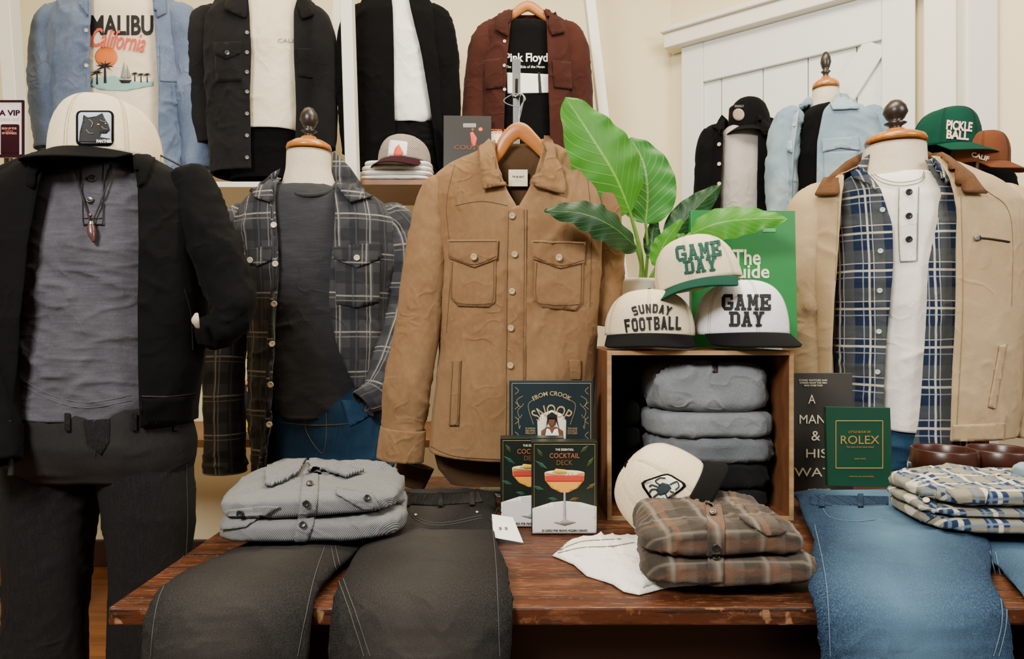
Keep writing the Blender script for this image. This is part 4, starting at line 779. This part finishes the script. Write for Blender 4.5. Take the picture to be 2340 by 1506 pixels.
leaf([(1475,510,1.86),(1480,440,1.88),(1470,370,1.90),(1440,315,1.92)],70,LM,2,.2,-.2); stem([(1474,648,PY,.005),(1480,570,1.88,.004),(1475,505,1.86,.004)])
leaf([(1455,565,1.74),(1400,518,1.63),(1330,488,1.58),(1244,482,1.55)],46,LD,3,.25,0); stem([(1462,648,PY,.005),(1464,605,1.84,.004),(1453,563,1.74,.004)])
leaf([(1530,560,1.86),(1560,510,1.86),(1600,465,1.85),(1646,424,1.84)],40,LD,4,.3,0); stem([(1480,648,PY,.005),(1505,600,1.87,.004),(1530,558,1.86,.004)])
leaf([(1578,535,1.80),(1640,510,1.76),(1720,500,1.74),(1800,500,1.72)],42,LB,5,.3,0); stem([(1486,648,PY,.005),(1530,575,1.84,.004),(1578,533,1.80,.004)])
leaf([(1500,610,1.83),(1510,575,1.82),(1525,545,1.81),(1560,500,1.80)],26,LB,6,.3,.3); leaf([(1490,590,1.86),(1490,555,1.87),(1492,525,1.88),(1500,500,1.89)],22,LD,7,.3,-.3); leaf([(1515,590,1.84),(1535,565,1.83),(1556,548,1.82),(1580,545,1.81)],24,LM,9,.3,.1)
# ================================================================== folded goods on the table
def flatleg(parts,name,mat,label,cat,wr):
    A=[]
    for path,p in parts:
        a=catm(path,150); n=len(a); seg=84; vs=[];uv=[];cs=[];L=0
        for i in range(n):
            c=Vector(a[i,:3]); t=Vector(a[min(i+1,n-1),:3])-Vector(a[max(i-1,0),:3]); t.x=0; t.normalize(); N=Vector((0,t.z,-t.y))
            if i: L+=(c-Vector(a[i-1,:3])).length
            for j in range(seg+1):
                th=2*math.pi*j/seg; vs.append(tuple(c+Vector((a[i,3]*SP(math.cos(th),p),0,0))+N*(a[i,4]*SP(math.sin(th),2.5)))); uv.append((a[i,3]*SP(math.cos(th),p),-L)); cs.append(c)
        fs=grid_faces(n,seg+1)+[tuple(range(seg)),tuple((n-1)*(seg+1)+j for j in range(seg))]
        A.append((vs,orient(vs,fs,lambda i:cs[i]),uv))
    v,f,u=join(*A); o=mk(name,v,f,mat,None,uv=u,wr=wr); return top(o,label,cat)
BJ=flatleg([([(-.215,1.64,.785,.170,.012),(-.225,1.6,.785,.185,.016),(-.24,1.45,.777,.205,.018),(-.27,1.33,.772,.22,.015),(-.28,1.27,.768,.2,.008)],4.5),
 ([(-.36,1.45,.766,.1,.010),(-.39,1.3,.771,.115,.015),(-.42,1.17,.773,.122,.017),(-.43,1.09,.770,.124,.017),(-.43,1.05,.757,.125,.017),(-.43,1.03,.72,.125,.017),(-.43,1.022,.65,.124,.016),(-.43,1.022,.4,.12,.016),(-.43,1.024,.2,.12,.016)],3.3),
 ([(-.16,1.5,.766,.11,.010),(-.155,1.3,.773,.128,.017),(-.145,1.17,.775,.134,.019),(-.14,1.09,.772,.137,.019),(-.138,1.05,.759,.138,.019),(-.138,1.03,.72,.138,.019),(-.138,1.02,.65,.136,.018),(-.138,1.022,.4,.132,.018),(-.138,1.024,.2,.132,.018)],3.3)],'folded_jeans',d_black,'washed black jeans folded and draped over the table edge','jeans',(.006,(13,10,8),4))
bz=BV(BJ); TG=plain('grey_denim_thread','45433f',.9)
patch('waistband',[(900,1128),(990,1130),(1095,1126),(1104,1148),(992,1156),(896,1152)],bz,d_black,BJ,off=.004,thick=.003)
for x,y in ((925,1129),(1000,1130),(1072,1127)): patch('belt_loop',[(x,y),(x+12,y),(x+13,y+30),(x+1,y+30)],bz,d_black,BJ,off=.008,thick=.003,step=5)
for pts in ([(902,1150),(992,1154),(1100,1146)],[(935,1160),(955,1185),(1010,1196),(1100,1178)],[(932,1164),(953,1190),(1010,1201),(1102,1184)],[(757,1250),(772,1320),(800,1400),(832,1500)],[(766,1248),(783,1318),(812,1398),(846,1500)],[(1122,1185),(1134,1300),(1142,1500)],[(742,1250),(718,1320),(700,1400),(680,1500)],[(420,1270),(370,1350),(352,1420),(345,1500)]): seam('stitching',pts,bz,TG,BJ,r=.0007,off=.001)
for x,y in ((950,1178),(1090,1172)): button(x,y,bz,METAL,BJ,r=.003,off=.002)
BU=flatleg([([(.85,1.66,.780,.17,.012),(.845,1.6,.782,.180,.016),(.80,1.45,.779,.18,.018),(.73,1.28,.776,.165,.018),(.655,1.15,.775,.152,.018),(.62,1.09,.772,.148,.018),(.61,1.05,.758,.146,.018),(.608,1.03,.72,.145,.018),(.606,1.02,.6,.142,.018),(.606,1.022,.2,.14,.016)],4.5),
 ([(1.08,1.6,.766,.12,.010),(1.02,1.4,.767,.12,.010),(.96,1.2,.766,.11,.010),(.915,1.11,.765,.10,.010),(.90,1.065,.752,.10,.010),(.895,1.05,.72,.10,.010),(.89,1.045,.6,.10,.010),(.89,1.045,.3,.10,.010)],3)],'folded_jeans',d_blue,'blue washed denim jeans folded and draped over the table edge','jeans',(.007,(12,9,8),9))
bz=BV(BU); BT=plain('blue_thread','4f6678',.9)
patch('waistband',[(1852,1132),(1900,1134),(2030,1136),(2030,1154),(1900,1156),(1852,1154)],bz,d_blue,BU,off=.003,thick=.003)
for x in (1872,1960): patch('belt_loop',[(x,1132),(x+13,1132),(x+13,1160),(x,1160)],bz,d_blue,BU,off=.006,thick=.003,step=5)
for pts in ([(1854,1154),(1940,1157),(2028,1154)],[(1880,1162),(1900,1184),(1960,1192),(2024,1184)],[(1862,1200),(1888,1330),(1898,1500)],[(2262,1260),(2290,1400),(2270,1500)],[(2275,1262),(2300,1400),(2282,1500)]): seam('stitching',pts,bz,BT,BU,r=.0008,off=.001)
def foldshirt(label,c,w,d,h,mat,rz,collar=None,plk=None,btn=None,btnm=BTN_D,flaps=(),seed=1,slope=.1,wr=.011,splits=(.46,.54),taper=0):
    e=thing('folded_shirt',label,'shirt',tuple(c),'folded shirts on the table'); z=0; L=[]
    for i,s in enumerate(splits):
        last=i==len(splits)-1
        L.append(slab('upper_fold' if last else 'lower_fold',c+Vector(((-1)**i*.004,.004*i,z)),w*(1-.02*i),d*(1-.015*i),h*s*1.08,mat,e,rz+.02*i,wr=(wr if last else wr*.7,(11,11,14),seed+i*3),pw=4.2,ez=.22,ev=.55,slope=slope if last else 0,droop=.22 if last else 0,taper=taper)); z+=h*s
    up=L[-1]; b=BV(*L)
    if plk: patch('placket',plk,b,mat,up,off=.004,thick=.004,uvs=(.02,.01))
    for q in (collar or []): patch('collar',q,b,mat,up,off=.014,thick=.007,uvs=(.05,.02),wr=(.003,(20,20,20),3))
    for q in flaps: patch('pocket_flap',q,b,mat,up,off=.006,thick=.004,uvs=(.03,.06))
    for x,y in (btn or []): button(x,y,b,btnm,up,r=.0066,off=.010)
    return e,b
foldshirt('folded grey diagonal twill overshirt lying on the black jeans',Vector((-.388,1.37,.790)),.345,.29,.096,t_grey,.12,
 collar=[[(606,1112),(612,1072),(650,1058),(700,1056),(682,1086),(620,1114)],[(706,1056),(770,1062),(832,1080),(790,1094),(735,1076),(712,1084)]],
 plk=[(692,1086),(728,1080),(726,1140),(716,1200),(700,1240),(672,1240),(682,1180)],btn=[(708,1112),(700,1150),(692,1200),(552,1172),(838,1140)],
 flaps=[[(520,1165),(600,1156),(640,1158),(560,1205),(508,1210)],[(770,1118),(850,1130),(868,1160),(830,1164),(768,1130)]],seed=2,slope=.25)
foldshirt('folded brown plaid flannel shirt lying on a white tee',Vector((.352,1.20,.766)),.268,.24,.098,p_brn,.02,
 plk=[(1612,1156),(1648,1154),(1656,1200),(1652,1330),(1618,1332),(1616,1200)],btn=[(1630,1180),(1634,1250),(1636,1280)],flaps=[[(1690,1184),(1770,1188),(1796,1218),(1752,1225),(1704,1196)]],
 seed=5,slope=.12,taper=-.32)
foldshirt('folded cream and navy plaid shirt lying on blue jeans',Vector((.985,1.385,.796)),.37,.25,.082,p_cream,-.06,plk=[(2096,1115),(2140,1110),(2140,1180),(2104,1200)],btn=[(2118,1150)],btnm=BTN_L,
 flaps=[[(2160,1122),(2260,1118),(2250,1148),(2190,1148)]],seed=8,slope=.1,splits=(.34,.24,.42))
top(slab('folded_denim_shirt',Vector((1.12,1.37,.872)),.15,.16,.035,c_ldenim,rz=.2,wr=(.008,(12,12,12),3)),'folded light denim shirt on the plaid shirt','shirt','folded shirts on the table')
e=thing('folded_tee','crumpled white slub tee with grey overlock stitching under the plaid shirt','shirt',(.2,1.2,.75))
o=pile('body',[(1262,1272),(1300,1240),(1345,1232),(1440,1226),(1500,1220),(1640,1290),(1610,1338),(1530,1345),(1460,1362),(1425,1355),(1400,1338),(1340,1318),(1310,1292)],.751,.013,c_white,e,seed=3,amp=.9,sc=26)
o2=pile('sleeve',[(1285,1262),(1330,1240),(1430,1232),(1490,1250),(1560,1320),(1470,1345),(1420,1330),(1370,1300)],.758,.014,c_white,e,seed=7,amp=1.0,sc=30)
bo=BV(o,o2); seam('overlock_stitching',[(1278,1258),(1310,1244),(1345,1236),(1420,1232)],bo,GT,e,r=.001,off=.001); seam('overlock_stitching',[(1275,1264),(1330,1252),(1400,1248),(1450,1240)],bo,GT,e,r=.0008,off=.001)
# leaning trucker cap
E,cr,br=cap('baseball_cap','white cap with scorpion patch leaning on the plaid shirt',Vector((.322,1.37,.840)),.22,-.36,-.88,.94,k_cream,k_black,k=.02,button_m=k_black,drop=.02); bc=BV(cr)
def rquad(q,f=.2):
    o=[]
    for i in range(4):
        a=q[i-1];b=q[i];c=q[(i+1)%4]; o+=[(b[0]+(a[0]-b[0])*f,b[1]+(a[1]-b[1])*f),(b[0]+(a[0]-b[0])*f*.25+(c[0]-b[0])*f*.25,b[1]+(a[1]-b[1])*f*.25+(c[1]-b[1])*f*.25),(b[0]+(c[0]-b[0])*f,b[1]+(c[1]-b[1])*f)]
    return o
Q=[(1460,1102),(1526,1080),(1574,1110),(1500,1160)]; mq=(1515,1113); QI=[(mq[0]+(x-mq[0])*.84,mq[1]+(y-mq[1])*.84) for x,y in Q]
patch('patch_badge',rquad(Q),bc,k_black,E,off=.002,step=6); patch('patch_field',rquad(QI),bc,CREAMT,E,off=.0045,thick=.001,step=6)
SCB=plain('scorpion_dark','18282e',.7)
patch('patch_animal',[(1504,1110),(1513,1103),(1528,1107),(1534,1116),(1522,1128),(1508,1132),(1500,1122)],bc,SCB,E,off=.006,thick=.001,step=4)
for pts in ([(1508,1108),(1498,1100),(1508,1093),(1520,1094)],[(1530,1108),(1544,1102),(1550,1112),(1542,1120)],[(1506,1126),(1494,1136),(1498,1146),(1508,1148)],[(1520,1128),(1524,1138),(1514,1142)],[(1502,1118),(1490,1118),(1484,1126)],[(1530,1122),(1540,1128),(1532,1136)],[(1502,1112),(1490,1108),(1484,1112)]): seam('patch_animal',pts,bc,SCB,E,r=.0015,off=.007)
text('DEADLY',1482,1101,26,6,bc,BLK,E,off=.007,rot=.42)
# books and decks
e,bb_=book('cookbook','dark cookbook with gold ornament and portrait standing behind card decks',P(1260,0,1.60).x,1.60,.751,.198,.308,.025,NAVY)
def frame(x0,y0,x1,y1,bv,mat,par,r=.0008):
    for a,b in (((x0,y0),(x1,y0)),((x1,y0),(x1,y1)),((x1,y1),(x0,y1)),((x0,y1),(x0,y0))): seam('gold_frame',[a,b],bv,mat,par,r=r,off=.0005,n=6)
frame(1170,876,1350,1150,bb_,GOLDM,e,r=.0006)
text('FROM CROOK',1261,899,92,10,bb_,GOLDM,e,arc=80,bold=.01)
text('SNOOP',1261,938,88,28,bb_,GOLDM,e,arc=62,bold=.0)
for t1,x,yy in (('PLATINUM',1212,979),('RECIPES',1212,984.5),('FROM',1212,990),('THA BOSS',1308,979),("DOGG'S",1308,984.5),('KITCHEN',1308,990)): text(t1,x,yy,22,4,bb_,GOLDM,e)
patch('cover_arch',[(1229,1006),(1228,962),(1238,946),(1261,937),(1284,946),(1294,962),(1293,1006)],bb_,PAPER,e,off=.0012,thick=.001)
SKN=plain('print_skin','6a4230',.8)
patch('cover_portrait',[(1236,1006),(1237,984),(1250,975),(1272,975),(1286,984),(1288,1006)],bb_,SKN,e,off=.003,thick=.001); patch('cover_portrait',ell(1261,962,9.5,13),bb_,SKN,e,off=.0035,thick=.001,step=5)
patch('cover_portrait',[(1250,960),(1250,948),(1261,941),(1272,948),(1273,960),(1278,982),(1268,957),(1254,957),(1246,980)],bb_,BLK,e,off=.005,thick=.001,step=5); patch('cover_portrait',[(1244,1006),(1249,979),(1256,981),(1261,992),(1267,981),(1274,979),(1280,1006)],bb_,WHT,e,off=.005,thick=.001,step=6)
for sx in (-1,1):
    c=1261
    for k in range(3): seam('gold_scroll',[(c+sx*(66+k*5),905+k*25),(c+sx*(80-k*2),915+k*25),(c+sx*(72+k),930+k*25),(c+sx*(64+k*4),922+k*25)],bb_,GOLDM,e,r=.0005,off=.0005,n=14)
    seam('gold_scroll',[(c+sx*42,970),(c+sx*54,925),(c+sx*30,910)],bb_,GOLDM,e,r=.0005,off=.0005,n=14)
    for k in range(4): seam('gold_scroll',[(c+sx*84,885+k*34),(c+sx*76,893+k*34),(c+sx*84,901+k*34)],bb_,GOLDM,e,r=.0005,off=.0005,n=8)
DK=plain('deck_dark','101c16',.35)
def deck(cx,y,w,h,label):
    e=thing('card_deck',label,'box',(P(cx,0,y).x,y,.751),'cocktail card decks'); X=P(cx,0,y).x
    bx=boxes('box',[(X-w/2,X+w/2,y,y+.036,.751,.751+h)],DK,e,bevel=.001); b=BV(bx); s=F/y
    yt=CY+(H-.751-h)*s; yb=CY+(H-.751)*s; hh=yb-yt; hw=w/2*s
    patch('cover_tabletop',[(cx-hw+2,yb-20),(cx-hw+2,yb-hh*.28),(cx-hw*.4,yb-hh*.345),(cx,yb-hh*.36),(cx+hw*.5,yb-hh*.345),(cx+hw-2,yb-hh*.30),(cx+hw-2,yb-2),(cx-hw+2,yb-2)],b,plain('print_marble','e6dfdc',.5),e,off=.0008,thick=.0005)
    for i,(gx,gy,ln,an) in enumerate(((-.7,.25,34,.6),(.78,.22,30,2.2),(.82,.48,30,2.6),(-.8,.5,30,.3),(-.75,.12,24,1.0),(.3,.62,26,2.9),(-.35,.62,26,.2),(.6,.08,26,2.4))):
        x_,y_=cx+gx*hw,yt+gy*hh; dx,dy=math.cos(an)*ln/2,math.sin(an)*ln/2; nx,ny=-math.sin(an)*4.5,math.cos(an)*4.5
        pp=[(x_-dx,y_-dy),(x_+nx,y_+ny),(x_+dx,y_+dy),(x_-nx,y_-ny)]; pp=[(min(max(px_,cx-hw+3),cx+hw-3),min(max(py_,yt+3),yb-3)) for px_,py_ in pp]
        patch('cover_foliage',pp,b,plain('print_leaf',('1c4a36','2a3c16','54440f')[i%3],.5),e,off=.0008,thick=.0005)
    g=cx
    bowl=[(g-46,yt+hh*.335),(g+46,yt+hh*.335),(g+44,yt+hh*.42),(g+30,yt+hh*.50),(g+8,yt+hh*.55),(g-8,yt+hh*.55),(g-30,yt+hh*.50),(g-44,yt+hh*.42)]
    patch('cover_glass',bowl,b,plain('print_orange','e8a03a',.4),e,off=.0018,thick=.0005)
    patch('cover_glass',[(g-44,yt+hh*.365),(g+44,yt+hh*.365),(g+42,yt+hh*.43),(g-42,yt+hh*.43)],b,plain('print_red','c23a30',.4),e,off=.0024,thick=.0005)
    patch('cover_glass',ell(g,yt+hh*.335,46,6.5),b,plain('print_foam','f0d8a8',.4),e,off=.003,thick=.0005,step=8); patch('cover_peel',[(g-28,yt+hh*.33),(g-20,yt+hh*.29),(g+2,yt+hh*.30),(g+6,yt+hh*.34),(g-14,yt+hh*.345)],b,YEL,e,off=.0036,thick=.0005,step=8)
    patch('cover_stem',[(g-2,yt+hh*.54),(g+2,yt+hh*.54),(g+3,yt+hh*.84),(g+26,yt+hh*.87),(g,yt+hh*.905),(g-26,yt+hh*.87),(g-3,yt+hh*.84)],b,plain('print_glass','a9a4a4',.3),e,off=.0024,thick=.0005,step=8)
    CPR=plain('copper_ink','a8623a',.5)
    text('THE ESSENTIAL',cx,yt+hh*.085,42,5,b,CREAMT,e); text('COCKTAIL',cx,yt+hh*.15,68,11,b,CPR,e); text('DECK',cx,yt+hh*.225,36,11,b,plain('copper_ink_dim','7a4528',.5),e); text('50 CARDS FOR MIXING MODERN DRINKS',cx,yb-9,104,5,b,BLK,e,off=.002)
    frame(cx-hw+6,yt+6,cx+hw-6,yb-5,b,GOLD,e,r=.0004)
deck(1290,1.43,.138,.194,'cocktail recipe card deck with an orange drink on its front'); deck(1216,1.48,.138,.194,'cocktail recipe card deck standing behind another deck')
e,bb_=book('book','charcoal hardcover book with cream lettering standing on the table',P(1880,0,1.78).x,1.78,.751,.155,.315,.02,GYC,rz=-.1,tilt=-.03)
for s_,x,y,w,h in (('A',1855,912,16,20),('MAN',1856,958,58,20),('&',1864,996,20,22),('HIS',1866,1036,48,20),('WATCH',1884,1079,138,20)): text(s_,x,y,w,h,bb_,CREAMT,e)
for k,s_ in enumerate(('ICONIC WATCHES AND','STORIES FROM THE MEN','WHO WORE THEM')): text(s_,1858,869+k*6,[64,62,42][k],4,bb_,CREAMT,e)
text('MATT HRANEK',1872,1119,52,4,bb_,CREAMT,e)
e,bb_=book('book','small deep green hardcover book with gold square on blue jeans',P(1966,0,1.66).x,1.66,.798,.15,.192,.02,DGC,rz=-.12,tilt=-.08)
frame(1910,962,2017,1070,bb_,GOLD,e,r=.0012); text('LITTLE BOOK OF',1964,987,50,5,bb_,GOLD,e); text('ROLEX',1965,1005,88,19,bb_,GOLD,e,bold=.0); text('The story of the iconic brand',1965,1022,62,5,bb_,GOLD,e); text('JOSH SIMS',1965,1049,26,4,bb_,GOLD,e); text('UNOFFICIAL AND UNAUTHORIZED',1968,1089,56,3,bb_,GOLD,e)
# bowls
for cx,l in ((2157,'dark turned wooden bowl on the table'),(2285,'dark turned wooden bowl beside another bowl on the table')):
    X=P(cx,0,1.73).x
    o=lathe('wooden_bowl',[(.0001,.012),(.04,.014),(.06,.04),(.067,.1),(.069,.125),(.072,.129),(.075,.125),(.076,.1),(.076,.09),(.071,.085),(.064,.04),(.05,.006),(.045,0),(.0001,0)],(X,1.73,.751),BOWL,None); top(o,l,'bowl','wooden bowls on the table')
# hang tag
a=[P(1124,1175,1.42),P(1172,1182,1.42),P(1196,1240,1.36),P(1128,1228,1.36)]
e=thing('hang_tag','white paper hang tag leaning on the black jeans','tag',tuple(P(1160,1235,1.37)))
o=mk('tag_card',[tuple(v) for v in a],[(0,3,2,1)],plain('tag_paper','eae6dc',.8),e,smooth=False,solid=.001); text('S S',1150,1208,20,6,BV(o),BLK,e,off=.001); tube('string',[(1130,1178,1.42,.0009),(1138,1160,1.45,.0009),(1146,1172,1.43,.0009)],BLK,e,n=12,seg=6)
e=thing('pedestal_base','cast metal pedestal foot under the table','stand',(P(1720,0,2.45).x,2.45,0)); lathe('pedestal',[(.0001,.5),(.02,.5),(.022,.1),(.03,.07),(.06,.04),(.15,.02),(.16,0),(.0001,0)],(P(1720,0,2.45).x,2.45,0),METAL,e)
# ------------------------------------------------------------------ light
def area(loc,rot,sx,sy,e,c):
    l=bpy.data.lights.new('lamp','AREA'); l.shape='RECTANGLE'; l.size=sx; l.size_y=sy; l.energy=e; l.color=c
    o=bpy.data.objects.new('room_light',l); o.location=loc; o.rotation_euler=rot; bpy.context.scene.collection.objects.link(o)
R=math.radians
area((-1.1,-.7,2.75),(R(48),0,R(-26)),.9,.7,145,(1,.97,.92)); area((.6,1.7,3.35),(0,0,0),1.6,.7,95,(1,.88,.68)); area((-1.0,2.4,3.35),(R(14),0,0),2.4,.4,24,(1,.84,.58))
area((2.4,.3,2.5),(R(60),0,R(50)),1.0,1.0,62,(1,.97,.93))
w=bpy.data.worlds.new('w'); w.use_nodes=True; w.node_tree.nodes['Background'].inputs[0].default_value=(1,.93,.80,1); w.node_tree.nodes['Background'].inputs[1].default_value=.18; bpy.context.scene.world=w
cam=bpy.data.cameras.new('camera'); cam.lens=24; cam.sensor_width=36; co=bpy.data.objects.new('camera',cam); co.location=EYE; co.rotation_euler=(math.pi/2,0,0); bpy.context.scene.collection.objects.link(co); bpy.context.scene.camera=co; cam.clip_start=.01
